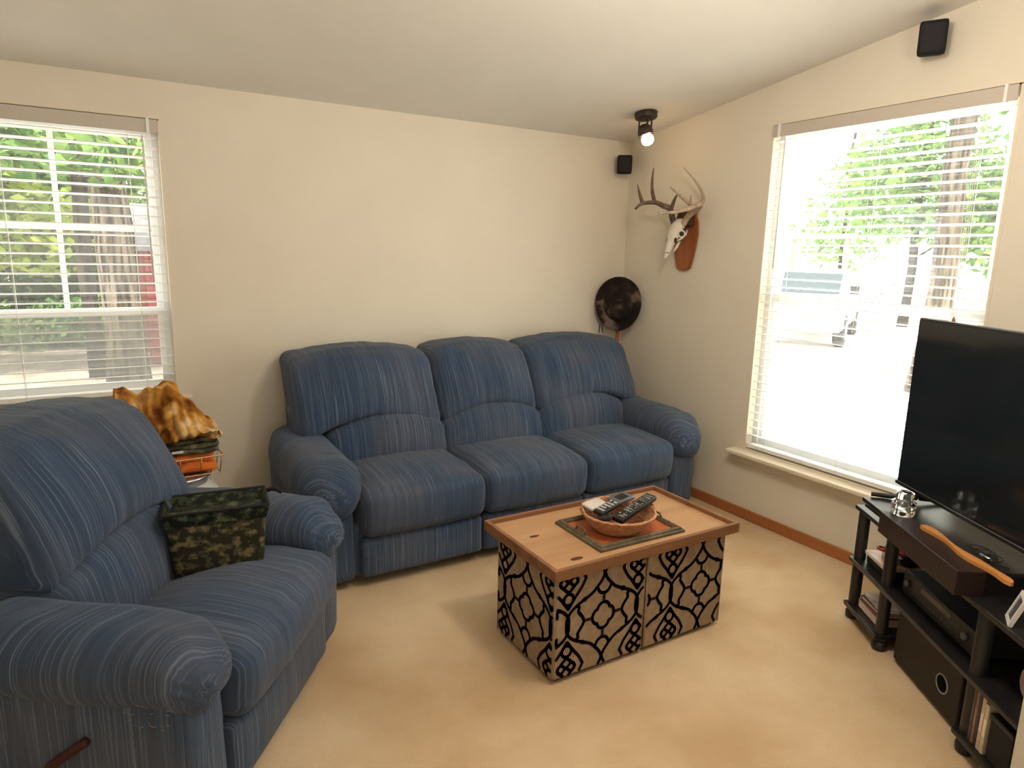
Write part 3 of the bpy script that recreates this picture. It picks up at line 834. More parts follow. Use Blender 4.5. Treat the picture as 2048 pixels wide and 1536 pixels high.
# right bay: disc cases, dark box, plate
cols = [((.06, .045, .03), 'dark olive'), ((.20, .10, .075), 'reddish brown'), ((.025, .022, .028), 'black'), ((.55, .40, .30), 'pinkish beige'), ((.58, .50, .36), 'cream')]
xx = .822
for i, (c_, nm) in enumerate(cols):
    wd_ = (.013, .014, .013, .016, .016)[i]
    cs = local_thing('disc_case', '%s spined disc case standing in the lowest right bay of the stand' % nm, 'disc case', xx, -.02, ZBt, 0, 'disc cases standing on the lowest shelf')
    hh = (.178, .17, .172, .172, .160)[i]
    mt = noisy('case_' + nm.replace(' ', '_'), c_, tuple(k * .55 for k in c_), (30, 30, 40), .35, .4, 3, .45, .75)
    obj('case', boxbm(0, wd_ - .0015, 0, .135, 0, hh, .001, 1), mt, cs)
    box('spine_label', .002, wd_ - .0035, -.0006, .0004, hh * .35, hh * .7, principled('spine_' + str(i), tuple(min(1, k * 1.4 + .02) for k in c_), .4), cs)
    xx += wd_
dbx = local_thing('storage_box', 'dark box beside the disc cases on the lowest shelf', 'box', xx + .004, -.015, ZBt)
obj('body', boxbm(0, .095, 0, .18, 0, .125, .004), M_blackm, dbx); obj('lid', boxbm(-.003, .098, -.003, .183, .126, .145, .004), M_black, dbx)
pl = local_thing('round_plaque', 'round pinkish plaque leaning on the middle shelf', 'plaque', .935, .06, ZM + .0005)
pl.rotation_euler = (math.radians(-12), 0, SR)
M_plq = noisy('plaque_face', (.45, .30, .25), (.55, .45, .38), (20, 20, 20), .5)
lathe('disc', [(.002, .010), (.058, .010), (.062, .006), (.062, 0), (.002, 0)], M_plq, pl, 32, loc=(0, 0, .062), rot=(PI / 2, 0, 0))
lathe('emblem', [(.002, .003), (.022, .003), (.026, 0), (.002, 0)], principled('plaque_red', (.25, .05, .05), .5), pl, 20, loc=(0, -.0101, .062), rot=(PI / 2, 0, 0))

# ------------------------------------------------------------------ speakers on the walls
def wall_speaker(label, loc, rotz, w, h, d, tilt=0):
    r = thing('wall_speaker', label, 'speaker', loc, 0, 'small black wall speakers', (math.radians(tilt), 0, rotz))
    def wsp(a, b, c, p):
        return (p.x * (1 - .12 * (b + 1) / 2), p.y, p.z)
    pillow('cabinet', (w / 2, d / 2, h / 2), .010, wsp, M_blackm, r, (8, 6, 8))
    pillow('grille', (w / 2 - .006, .006, h / 2 - .006), .005, lambda a, b, c, p: (p.x, -d / 2 - .002 + p.y - .004 * (1 - a * a), p.z), M_blackm, r, (10, 3, 8))
    return r
def bracket(r, d):
    bm = bmesh.new(); add_tube(bm, [(0, d / 2 - .005, 0), (0, d / 2 + .05, 0)], .012, 10)
    obj('bracket', bm, M_blackm, r)
s1 = wall_speaker('small black wall speaker high in the room corner beside the spotlight', (-.115, -.085, 2.077), math.radians(-38), .098, .118, .085, 6)
bracket(s1, .085)
s2 = wall_speaker('small black wall speaker above the window behind the television', (-.075, -1.965, 2.405), math.radians(-62), .105, .132, .085, 10)
bracket(s2, .085)

# ------------------------------------------------------------------ ceiling spotlight
M_rust = noisy('dark_bronze', (.030, .018, .014), (.055, .032, .024), (30, 30, 30), .5, .4, 3)
LXp, LYp = -.333, -.515; LZp = ceil_z(LYp)
sp = thing('ceiling_spotlight', 'dark bronze ceiling spotlight with glowing bulb near the corner', 'lamp', (LXp, LYp, LZp))
can = lathe('canopy', [(.002, -.036), (.058, -.036), (.064, -.030), (.066, -.004), (.062, .0), (.002, .0)], M_rust, sp, 32)
can.rotation_euler = (math.atan(-0.142), 0, 0)
ax = Vector((.78, -.45, 0))           # bracket direction across the view
for s in (-1, 1):
    e = ax * .040 * s
    tube('bracket_arm', [(e.x * .5, e.y * .5, -.030), (e.x, e.y, -.038), (e.x, e.y, -.055), (e.x, e.y, -.125)], .0052, M_rust, sp, 8)
tube('stem', [(.0, .0, -.03), (.012, -.007, -.05), (.004, 0, -.075)], .006, M_rust, sp, 8)
hd = bpy.data.objects.new('lamp_head', None)
tilt = Vector((.30, -.20, -1)).normalized()
HM = Matrix.Translation((0, 0, -.100)) @ tilt.to_track_quat('-Z', 'Y').to_matrix().to_4x4()
bm = bmesh.new()
add_lathe(bm, [(.006, .038), (.022, .034), (.036, .020), (.043, .0), (.046, -.022), (.042, -.022), (.039, -.002), (.032, .016), (.006, .03)], 28, HM)
bmesh.ops.recalc_face_normals(bm, faces=bm.faces[:])
shade = obj('shade', bm, M_rust, sp, smooth=True)
M_bulb = bpy.data.materials.new('glowing_bulb'); M_bulb.use_nodes = True
nt = M_bulb.node_tree; nt.nodes.clear()
em = N(M_bulb, 'ShaderNodeEmission'); em.inputs[0].default_value = (1.0, .62, .30, 1); em.inputs[1].default_value = 14
o_ = N(M_bulb, 'ShaderNodeOutputMaterial'); L(M_bulb, em.outputs[0], o_.inputs[0])
bm = bmesh.new()
add_lathe(bm, [(.003, .0), (.014, -.004), (.020, -.018), (.033, -.036), (.037, -.052), (.034, -.068), (.022, -.081), (.004, -.086)], 24, HM)
bmesh.ops.recalc_face_normals(bm, faces=bm.faces[:])
obj('bulb', bm, M_bulb, sp, smooth=True)
for k in range(3):
    tube('cage_wire', [HM @ Vector((.045 * math.cos(a), .045 * math.sin(a), -.022 - .0 * i)) if i == 0 else HM @ Vector(((.045 - .016 * i * i / 4) * math.cos(a), (.045 - .016 * i * i / 4) * math.sin(a), -.022 - .030 * i)) for i in range(3) for a in [k * 2.094]], .0018, M_rust, sp, 6)

# ------------------------------------------------------------------ deer skull mount
M_plaque = wood('plaque_wood', (.26, .075, .022), (.38, .125, .04), 2, .4, 26)
M_bone = noisy('bone', (.72, .68, .58), (.55, .48, .38), (22, 22, 22), .6, .3, 4, .45, .75)
M_ant = noisy('antler', (.085, .055, .034), (.18, .125, .080), (30, 30, 30), .55, .3, 4)
M_antp = noisy('antler_pale', (.34, .25, .165), (.50, .39, .27), (30, 30, 30), .55, .3, 4)
M_hole = principled('bone_hollow', (.045, .035, .028), .9)
dk = thing('deer_skull_mount', 'antlered deer skull on a wooden plaque in the corner', 'trophy', (0, -.575, 1.58))
def dl(x, y, z):
    return Vector((x, y + .575, z - 1.58))
# plaque: shield outline in y,z, thickness along x
half = [(.0, 1.408), (.035, 1.413), (.055, 1.43), (.075, 1.50), (.088, 1.56), (.098, 1.63), (.092, 1.70), (.066, 1.76), (.03, 1.78), (.0, 1.785)]
ol = [(-.578 + a, z) for a, z in half] + [(-.578 - a, z) for a, z in half[-2:0:-1]]
bm = bmesh.new()
f_ = bm.faces.new([bm.verts.new(dl(-.003, y, z)) for y, z in ol])
ex = bmesh.ops.extrude_face_region(bm, geom=[f_]); vv = [g for g in ex['geom'] if isinstance(g, bmesh.types.BMVert)]
bmesh.ops.translate(bm, verts=vv, vec=(-.024, 0, 0)); bmesh.ops.recalc_face_normals(bm, faces=bm.faces[:])
bmesh.ops.bevel(bm, geom=[e for e in bm.edges if all(v.co.x < -.02 for v in e.verts)], offset=.006, segments=2, affect='EDGES')
obj('plaque', bm, M_plaque, dk)
# skull: rings from the braincase down to the nose  (centre x,z ; half width ; half depth)
secs = [(-.050, 1.690, .018, .015), (-.062, 1.694, .036, .030), (-.085, 1.686, .047, .040), (-.105, 1.668, .052, .042), (-.122, 1.640, .058, .040), (-.135, 1.612, .052, .038), (-.148, 1.582, .038, .035),
        (-.160, 1.555, .030, .029), (-.172, 1.526, .024, .023), (-.182, 1.503, .020, .016), (-.192, 1.485, .012, .007), (-.195, 1.479, .004, .003)]
bm = bmesh.new(); rings = []
for i, (x, z, hw_, hd_) in enumerate(secs):
    j0, j1 = max(0, i - 1), min(len(secs) - 1, i + 1)
    tdir = Vector((secs[j1][0] - secs[j0][0], 0, secs[j1][1] - secs[j0][1])).normalized()
    nd = Vector((tdir.z, 0, -tdir.x))
    if nd.x > 0:
        nd = -nd
    ring = []
    for k in range(20):
        a = 2 * PI * k / 20
        w_ = math.cos(a); q = math.sin(a)
        if q < 0:
            w_ *= (1 - .35 * abs(q))
        ring.append(bm.verts.new(dl(x, -.600, z) + Vector((0, 1, 0)) * (w_ * hw_ * .84) + nd * (q * hd_ * (.80 if i > 4 else .95))))
    rings.append(ring)
for a, b in zip(rings, rings[1:]):
    for k in range(20):
        bm.faces.new((a[k], a[(k + 1) % 20], b[(k + 1) % 20], b[k]))
bm.faces.new(rings[0]); bm.faces.new(rings[-1][::-1]); bmesh.ops.recalc_face_normals(bm, faces=bm.faces[:])
obj('skull', bm, M_bone, dk, smooth=True)
for s in (-1, 1):
    # eye socket rims and hollows, cheek bones, pedicles
    ec = dl(-.122, -.600 + s * .052, 1.627)
    em_ = Matrix.Translation(ec) @ Vector((-.45, s * 1.0, .1)).normalized().to_track_quat('Z', 'Y').to_matrix().to_4x4()
    bm = bmesh.new(); add_lathe(bm, [(.014, .0), (.017, .007), (.023, .006), (.024, -.004), (.018, -.006)], 20, em_, closed=True)
    bmesh.ops.recalc_face_normals(bm, faces=bm.faces[:]); obj('eye_socket', bm, M_bone, dk, smooth=True)
    bm = bmesh.new(); add_lathe(bm, [(.002, .003), (.016, .002), (.017, -.004), (.002, -.004)], 18, em_)
    bmesh.ops.recalc_face_normals(bm, faces=bm.faces[:]); obj('eye_hollow', bm, M_hole, dk)
    tube('cheek_bone', [dl(-.075, -.600 + s * .048, 1.650), dl(-.095, -.600 + s * .060, 1.625), dl(-.120, -.600 + s * .055, 1.602), dl(-.140, -.600 + s * .040, 1.585)], [.006, .0065, .0065, .005], M_bone, dk, 8)
    bm = bmesh.new(); add_lathe(bm, [(.002, .005), (.010, .004), (.011, -.006), (.002, -.006)], 14, Matrix.Translation(dl(-.150, -.600 + s * .034, 1.590)) @ Vector((-.5, s * 1.0, .1)).normalized().to_track_quat('Z', 'Y').to_matrix().to_4x4(), .8, 1.6)
    bmesh.ops.recalc_face_normals(bm, faces=bm.faces[:]); obj('cheek_hollow', bm, M_hole, dk)
    tube('tooth_row', [dl(-.105, -.600 + s * .024, 1.585), dl(-.125, -.600 + s * .022, 1.550), dl(-.145, -.600 + s * .018, 1.520)], [.008, .009, .005], M_bone, dk, 8)
    bm = bmesh.new(); add_lathe(bm, [(.001, .003), (.005, .003), (.006, -.004), (.001, -.004)], 14, Matrix.Translation(dl(-.186, -.600 + s * .011, 1.515)) @ Vector((-1, s * .5, .4)).normalized().to_track_quat('Z', 'Y').to_matrix().to_4x4(), 1.7, .7)
    bmesh.ops.recalc_face_normals(bm, faces=bm.faces[:]); obj('nose_hollow', bm, M_hole, dk)
pillow('pelt_patch', (.026, .055, .050), .022, lambda a, b, c, p: tuple(dl(-.054 + p.x, -.605 + p.y * (1 - .15 * c), 1.725 + p.z)), principled('brown_pelt', (.075, .042, .028), .95, .1), dk, (8, 10, 10), (0, 0, 0), .004, 30)
def smooth_path(pts, n=6):
    pts = [Vector(p) for p in pts]; out = []
    P_ = [pts[0]] + pts + [pts[-1]]
    for i in range(1, len(P_) - 2):
        for k in range(n):
            t = k / n; a, b, c, d = P_[i - 1:i + 3]
            out.append(.5 * ((2 * b) + (c - a) * t + (2 * a - 5 * b + 4 * c - d) * t * t + (3 * b - a - 3 * c + d) * t ** 3))
    out.append(pts[-1]); return out
def antler(beam, tines, mat, burr):
    p = smooth_path([dl(*q) for q in beam]); n_ = len(p)
    b_ = tube('antler_beam', p, [.0185 * (1 - .70 * (i / (n_ - 1)) ** 2.2) for i in range(n_)], mat, dk, 10)
    for tn in tines:
        q = smooth_path([dl(*k) for k in tn]); m_ = len(q)
        tube('tine', q, [.0125 * (1 - .82 * (i / (m_ - 1)) ** 1.4) for i in range(m_)], mat, b_, 8)
    bm = bmesh.new(); add_lathe(bm, [(.012, .006), (.019, .005), (.020, -.005), (.012, -.006)], 14, Matrix.Translation(dl(*burr)), closed=True)
    obj('burr', bm, mat, dk, smooth=True)
antler([(-.095, -.560, 1.680), (-.110, -.553, 1.725), (-.140, -.560, 1.775), (-.180, -.540, 1.792), (-.22, -.515, 1.810), (-.29, -.479, 1.801), (-.33, -.465, 1.768)],
       [[(-.22, -.512, 1.808), (-.222, -.485, 1.88), (-.21, -.466, 1.96), (-.20, -.462, 2.015)], [(-.285, -.480, 1.800), (-.298, -.462, 1.855), (-.31, -.450, 1.913)], [(-.135, -.562, 1.77), (-.13, -.583, 1.828), (-.12, -.594, 1.862)]], M_ant, (-.097, -.559, 1.690))
antler([(-.095, -.632, 1.682), (-.085, -.660, 1.730), (-.080, -.715, 1.768), (-.100, -.765, 1.792), (-.150, -.770, 1.780), (-.20, -.751, 1.760), (-.28, -.732, 1.742), (-.36, -.703, 1.736)],
       [[(-.085, -.745, 1.790), (-.078, -.765, 1.822), (-.08, -.742, 1.875), (-.10, -.705, 1.935), (-.13, -.638, 2.01)], [(-.155, -.762, 1.780), (-.175, -.700, 1.828), (-.20, -.655, 1.868), (-.22, -.631, 1.894)], [(-.085, -.665, 1.735), (-.105, -.690, 1.80), (-.115, -.700, 1.85)]], M_antp, (-.094, -.634, 1.692))

# ------------------------------------------------------------------ walking stick with a hat on it
M_cane = wood('cane_wood', (.25, .075, .025), (.40, .15, .055), 2, .4, 26)
cn = tube('walking_stick', [(-.135, -.125, .0), (-.130, -.122, .35), (-.132, -.118, .7), (-.122, -.115, 1.02), (-.118, -.112, 1.18)], [.014, .0145, .0145, .015, .014], M_cane, None, 12)
tag(cn, 'reddish brown walking stick standing in the corner behind the sofa', 'walking stick')
M_hat = noisy('camouflage_hat', (.016, .011, .010), (.20, .145, .115), (10, 10, 10), .9, .1, 3, .40, .68, mid=(.52, (.034, .024, .020)))
ht = thing('brimmed_hat', 'dark camouflage brimmed hat hung on top of the walking stick', 'hat', (-.150, -.138, 1.172))
HN = Vector((-.62, -.75, .10)).normalized()
HMx = HN.to_track_quat('Z', 'Y').to_matrix().to_4x4()
bm = bmesh.new(); seg = 48; rings = []
prof = [(.150, -.012), (.153, -.006), (.150, .0), (.132, .006), (.108, .010), (.094, .016), (.090, .034), (.086, .066), (.074, .082), (.05, .080), (.02, .074), (.002, .073)]
back = [(.002, .066), (.05, .072), (.072, .072), (.080, .034), (.086, .010), (.110, .003), (.140, -.008)]
for r_, z_ in prof + back:
    ring = []
    for k in range(seg):
        a = 2 * PI * k / seg; x, y = r_ * math.cos(a), r_ * math.sin(a) * 1.19
        wob = .010 * math.sin(2 * a + .6) * (r_ / .15) ** 2 + .004 * math.sin(5 * a) * (r_ / .15)
        p = Vector((x * (1 + .05 * math.sin(a)) * (-1 if False else 1), y, z_ + wob + .006 * noise.noise(Vector((x * 25, y * 25, z_ * 20)))))
        ring.append(bm.verts.new(HMx @ p))
    rings.append(ring)
for a, b in zip(rings, rings[1:] + rings[:1]):
    for k in range(seg):
        bm.faces.new((a[k], a[(k + 1) % seg], b[(k + 1) % seg], b[k]))
bmesh.ops.recalc_face_normals(bm, faces=bm.faces[:])
hb = obj('felt_body', bm, M_hat, ht, smooth=True)
bm = bmesh.new(); add_tube(bm, [HMx @ Vector((.092 * math.cos(a), .092 * 1.19 * math.sin(a), .022)) for a in [2 * PI * k / 40 for k in range(41)]], .005, 6, cap=False)
obj('hat_band', bm, M_blackm, ht, smooth=True)
for d_ in (0, .022):
    tube('chin_cord', [(-.082 - d_, .055, -.13), (-.090 - d_, .050, -.165), (-.085 - d_ * 1.4, .047, -.198)], .0028, M_blackm, ht, 6)

# ------------------------------------------------------------------ camouflage box on the recliner
def camo(name, cols, scale, rough=.85):
    m = noisy(name, cols[0], cols[1], (scale, scale, scale * 1.3), rough, .15, 2.5, .40, .60, mid=(.5, cols[2]))
    cr = [n for n in m.node_tree.nodes if n.type == 'VALTORGB'][0]
    cr.color_ramp.interpolation = 'CONSTANT'
    return m
M_camo = camo('camouflage_fabric', ((.022, .021, .013), (.15, .115, .055), (.060, .055, .028)), 38)
M_camo2 = camo('camouflage_lid', ((.012, .014, .010), (.10, .11, .060), (.035, .050, .028)), 30, .5)
cbo = thing('camouflage_box', 'camouflage fabric box with a recessed lid on the recliner seat', 'box', (-2.846, -1.420, .478), math.radians(-7))
bw, bd, bh = .132, .070, .172
def wbox(a, b, c, p):
    k = 1 + .10 * (c + 1) / 2
    return (p.x * k, p.y * k + .012 * (c + 1), bh / 2 + p.z)
pillow('fabric_body', (bw, bd, bh / 2), .012, wbox, M_camo, cbo, (14, 10, 10), (.004, .006, 0), .003, 14, 2)
bm = bmesh.new(); X, Y = bw * 1.12, bd * 1.18; yo_ = .024
o4 = [(-X, -Y + yo_), (X, -Y + yo_), (X, Y + yo_), (-X, Y + yo_)]
fl = 1.06
lo_o = [bm.verts.new((x, y, bh - .012)) for x, y in o4]; hi_o = [bm.verts.new((x * fl, (y - yo_) * fl * 1.05 + yo_, bh + .030)) for x, y in o4]
hi_i = [bm.verts.new((x * fl * .965, (y - yo_) * fl * 1.05 * .93 + yo_, bh + .030)) for x, y in o4]; lo_i = [bm.verts.new((x * .94, (y - yo_) * .90 + yo_, bh + .006)) for x, y in o4]
for A, B in ((lo_o, hi_o), (hi_o, hi_i), (hi_i, lo_i)):
    for k in range(4):
        bm.faces.new((A[k], A[(k + 1) % 4], B[(k + 1) % 4], B[k]))
bm.faces.new(lo_i); bm.faces.new(lo_o[::-1]); bmesh.ops.recalc_face_normals(bm, faces=bm.faces[:])
lid = obj('lid', bm, M_camo2, cbo)
bm = bmesh.new()
rim = [(x * fl * .985, (y - yo_) * fl * 1.05 * .97 + yo_, bh + .032) for x, y in o4]
for a, b in zip(rim, rim[1:] + rim[:1]):
    add_tube(bm, [a, b], .0045, 6)
obj('rim_binding', bm, M_blackm, lid)
tube('strap', [(X * fl, yo_ + .05, bh + .03), (X * fl + .03, yo_ + .055, bh + .036), (X * fl + .05, yo_ + .045, bh + .018)], [.008, .009, .006], M_blackm, cbo, 8)

# ------------------------------------------------------------------ pedestal with basket of blankets by the wall
PX, PY = -2.905, -.62
pd = thing('white_pedestal', 'white pedestal stand with grey band carrying the blanket basket', 'stand', (PX, PY, 0))
lathe('pedestal_body', [(.165, 0), (.17, .01), (.17, .43), (.160, .47), (.125, .505), (.120, .512)], M_white, pd, 40)
lathe('grey_band', [(.118, .510), (.120, .511), (.120, .535), (.118, .537)], M_grey, pd, 40)
lathe('steel_disc', [(.002, .536), (.130, .537), (.138, .544), (.132, .552), (.10, .558), (.002, .560)], M_silver, pd, 40)
tube('power_cord', [(.10, .06, .53), (.135, .08, .545), (.150, .09, .52), (.145, .09, .47), (.16, .10, .35), (.18, .10, .0)], .005, M_white, pd, 8)
M_wire = principled('copper_wire', (.42, .24, .13), .3, .5, .9)
ZW = .562
wb = thing('wire_basket', 'rectangular wire basket holding the orange towel', 'basket', (PX, PY, ZW), math.radians(4))
bwx, bwy, bhz = .150, .120, .080
def loop(z, ex_):
    return [(-bwx - ex_, -bwy - ex_, z), (bwx + ex_, -bwy - ex_, z), (bwx + ex_, bwy + ex_, z), (-bwx - ex_, bwy + ex_, z), (-bwx - ex_, -bwy - ex_, z)]
bm = bmesh.new(); add_tube(bm, loop(bhz, .014), .0035, 6); obj('rim_wire', bm, M_wire, wb)
bm = bmesh.new(); add_tube(bm, loop(.004, 0), .003, 6); obj('base_wire', bm, M_wire, wb)
for s in (-1, 1):
    for k in range(5):
        x = -bwx + 2 * bwx * k / 4
        tube('upright_wire', [(x, s * bwy, .004), (x * 1.06, s * (bwy + .014), bhz)], .0022, M_wire, wb, 5)
    for k in range(1, 3):
        y = -bwy + 2 * bwy * k / 3
        tube('upright_wire', [(s * bwx, y, .004), (s * (bwx + .014), y * 1.06, bhz)], .0022, M_wire, wb, 5)
for k in range(1, 5):
    x = -bwx + 2 * bwx * k / 5
    tube('floor_wire', [(x, -bwy, .004), (x, bwy, .004)], .0018, M_wire, wb, 5)
M_towel = noisy('orange_terry', (.78, .17, .025), (.88, .24, .045), (20, 20, 20), .95, .1, 3, bump=.7, bscale=(220, 220, 220))
tw = thing('orange_towel', 'bright orange folded towel in the wire basket', 'towel', (PX, PY, ZW + .0085), math.radians(4))
pillow('lower_fold', (.136, .107, .022), .02, lambda a, b, c, p: (p.x + .01, p.y, .022 + p.z + .004 * math.sin(a * 5)), M_towel, tw, (20, 14, 6), (0, 0, .004), .004, 16)
pillow('upper_fold', (.138, .105, .020), .018, lambda a, b, c, p: (p.x, p.y + .003, .062 + p.z + .004 * math.sin(a * 4 + 1)), M_towel, tw, (20, 14, 6), (0, 0, .004), .004, 16, 3)
pillow('towel_corner', (.022, .02, .014), .010, lambda a, b, c, p: (.132 + p.x, -.07 + p.y, .090 + p.z + .012 * (a + 1)), M_towel, tw, (8, 8, 6), (0, 0, 0), .003, 30, 5)
M_camo3 = camo('camouflage_cloth', ((.055, .050, .030), (.20, .17, .095), (.11, .10, .058)), 16)
cc = thing('camouflage_cloth', 'folded camouflage cloth between the orange towel and fur blanket', 'cloth', (PX + .005, PY, ZW + .094), math.radians(3))
for i, (z_, dx, hx) in enumerate(((.012, .0, .152), (.034, .006, .148), (.055, .0, .146))):
    pillow('cloth_fold', (hx, .125, .0115), .011, lambda a, b, c, p, z_=z_, dx=dx: (p.x + dx, p.y, z_ + p.z + .003 * math.sin(a * 6 + z_ * 80)), M_camo3, cc, (22, 14, 5), (0, 0, .002), .003, 12, i)
lab_ = box('care_label', -.03, .012, -.131, -.128, .016, .026, M_white, cc)
# fur blanket
M_fur = noisy('tiger_fur', (.07, .022, .008), (.72, .55, .33), (8, 8, 11), .95, .1, 3.0, .30, .70, bump=.8, bscale=(70, 70, 70), mid=(.43, (.30, .11, .02)))
_cr = [n for n in M_fur.node_tree.nodes if n.type == 'VALTORGB'][0]
_e = _cr.color_ramp.elements.new(.56); _e.color = (.58, .30, .06, 1)
fb = thing('fur_blanket', 'brown and gold fur throw heaped on the basket', 'blanket', (PX - .025, PY - .01, ZW + .160), math.radians(3))
FURTOP = [(-1.0, .225), (-.92, .255), (-.78, .245), (-.55, .205), (-.25, .235), (.02, .262), (.22, .25), (.45, .165), (.70, .095), (.90, .055), (1.0, .04)]
def furtop(a):
    for (x0, z0), (x1, z1) in zip(FURTOP, FURTOP[1:]):
        if a <= x1:
            t = (a - x0) / (x1 - x0); return z0 + (z1 - z0) * t * t * (3 - 2 * t)
    return .02
def wfur(a, b, c, p):
    t = (c + 1) / 2
    top = .86 * furtop(max(-1, min(1, a))) * (1 - .25 * b * b)
    low = -.004 + .12 * sstep(-a, .60, .95)
    z = low + (top - low) * t + (p.z - c * .09) * .35
    fold = .022 * math.sin(7 * a + 5 * b - 8 * t) + .017 * math.sin(15 * a - 9 * t + 2) + .008 * math.sin(31 * a + 6 * t)
    return (p.x, p.y * (1 - .14 * t) - fold * .9 - .02 * math.sin(PI * t), z + .4 * fold * t)
pillow('fur_heap', (.190, .130, .09), .045, wfur, M_fur, fb, (56, 26, 30), (.0, .01, .0), .010, 12, 4)

# ------------------------------------------------------------------ outdoors
ZG = -0.6
M_gravel = noisy('pale_gravel', (.58, .54, .48), (.74, .70, .63), (1.2, 1.2, 1.2), 1, .1, 6)
M_litter = noisy('forest_floor', (.14, .108, .09), (.25, .205, .175), (1.5, 1.5, 1.5), 1, .1, 6, .35, .65)
bm = bmesh.new(); add_box(bm, .4, 30, -14, 30, ZG - .1, ZG); struct(obj('ground_drive', bm, M_gravel), 'pale gravel drive outside')
bm = bmesh.new(); add_box(bm, -24, .4, .3, 30, ZG - .1, ZG); struct(obj('ground_woods', bm, M_litter), 'leaf-strewn woodland ground outside')

def leaf_mat(name, c1, c2):
    m = bpy.data.materials.new(name); m.use_nodes = True; nt = m.node_tree; nt.nodes.clear()
    out = N(m, 'ShaderNodeOutputMaterial'); d = N(m, 'ShaderNodeBsdfDiffuse'); t = N(m, 'ShaderNodeBsdfTranslucent'); mx = N(m, 'ShaderNodeMixShader'); mx.inputs[0].default_value = .45
    tc = N(m, 'ShaderNodeTexCoord'); nz = N(m, 'ShaderNodeTexNoise'); nz.inputs['Scale'].default_value = 2.2; nz.inputs['Detail'].default_value = 3; L(m, tc.outputs['Object'], nz.inputs['Vector'])
    cr = N(m, 'ShaderNodeValToRGB'); cr.color_ramp.elements[0].position = .36; cr.color_ramp.elements[0].color = (*c1, 1); cr.color_ramp.elements[1].position = .64; cr.color_ramp.elements[1].color = (*c2, 1)
    L(m, nz.outputs[0], cr.inputs[0]); L(m, cr.outputs[0], d.inputs[0]); L(m, cr.outputs[0], t.inputs[0])
    L(m, d.outputs[0], mx.inputs[1]); L(m, t.outputs[0], mx.inputs[2]); L(m, mx.outputs[0], out.inputs[0])
    return m
M_leaf = leaf_mat('green_leaves', (.05, .115, .03), (.165, .265, .075))
M_leafy = leaf_mat('yellow_green_leaves', (.13, .20, .035), (.31, .36, .085))
M_bark = noisy('grey_bark', (.014, .010, .007), (.095, .076, .055), (22, 22, 1.8), 1, .05, 5, .38, .62, bump=1.0, bscale=(22, 22, 2))
M_barkd = noisy('dark_bark', (.010, .009, .007), (.035, .029, .022), (14, 14, 1.6), 1, .05, 5)

def leaf_cloud(bm, centre, rad, n, size, rnd):
    for _ in range(n):
        d = Vector((rnd.gauss(0, 1), rnd.gauss(0, 1), rnd.gauss(0, 1))).normalized() * rnd.random() ** .45
        c = Vector(centre) + Vector((d.x * rad[0], d.y * rad[1], d.z * rad[2]))
        u = Vector((rnd.gauss(0, 1), rnd.gauss(0, 1), rnd.gauss(0, .6))).normalized(); v = u.orthogonal().normalized()
        v = (Matrix.Rotation(rnd.random() * 6.28, 3, u) @ v); s = size * (.6 + .8 * rnd.random())
        bm.faces.new([bm.verts.new(c + u * s), bm.verts.new(c + v * s * .55), bm.verts.new(c - u * s), bm.verts.new(c - v * s * .55)])
def tree(label, base, height, r, clouds, leafm, barkm, leafsize, group, seed, lean=(0, 0), name='tree'):
    rnd = random.Random(seed)
    t = thing(name, label, 'tree', (base[0], base[1], ZG), 0, group)
    n = 9; pts = [(lean[0] * i / n + .03 * math.sin(i * 1.3 + seed), lean[1] * i / n + .03 * math.cos(i * 1.7), height * i / n - .02) for i in range(n + 1)]
    tube('trunk', pts, [r * (1.25 if i == 0 else 1 - .35 * i / n) for i in range(n + 1)], barkm, t, 16)
    bm = bmesh.new()
    for (cx, cy, cz, rx, ry, rz, k) in clouds:
        leaf_cloud(bm, (cx, cy, cz), (rx, ry, rz), k, leafsize, rnd)
    obj('crown', bm, leafm, t)
    bm = bmesh.new()
    for (cx, cy, cz, rx, ry, rz, k) in clouds[:4]:
        z0 = max(.4, min(height * .95, cz - rz * .8)); f = z0 / height
        add_tube(bm, [(lean[0] * f, lean[1] * f, z0), (lean[0] * f * .5 + cx * .5, cy * .5, (z0 + cz) / 2 + .1), (cx, cy, cz)], [r * .3, r * .18, .012], 6)
    obj('branches', bm, barkm, t, smooth=True)
    return t
G1 = 'trees outside the window above the recliner'
tree('stout grey-barked tree trunk framed in the window above the recliner', (-2.96, 6.55), 9.0, .235, [(-.9, -2.0, 3.15, 1.0, .5, .5, 420), (.3, -1.9, 3.05, .8, .5, .45, 380), (0, 0, 8, 2.5, 2.5, 1.5, 900)], M_leaf, M_bark, .095, G1, 1)
tree('slim dark tree just behind the stout trunk', (-3.33, 8.6), 8.0, .12, [(-.5, .3, 4.0, 1.1, .9, 1.0, 900), (0, 0, 7, 2, 2, 1.2, 700)], M_leaf, M_barkd, .10, G1, 2)
tree('slender sapling with yellow-green leaves farthest from the shed', (-4.75, 9.5), 7.0, .05, [(-.4, 0, 3.6, 1.5, 1.0, 1.1, 1500), (.6, .4, 2.3, 1.2, .9, .8, 1100), (-1.0, .3, 5, 1.6, 1.2, .9, 700)], M_leafy, M_barkd, .10, G1, 3)
tree('bushy green tree in the middle of the woods', (-5.0, 12.8), 9.0, .10, [(0, 0, 4.2, 2.4, 1.4, 1.7, 2800), (1.3, .5, 2.3, 1.8, 1.2, 1.2, 2000), (-1.4, 0, 2.4, 1.6, 1.2, 1.2, 1600), (0, 0, 6.6, 2.6, 1.6, 1.4, 1500)], M_leaf, M_barkd, .12, G1, 4)
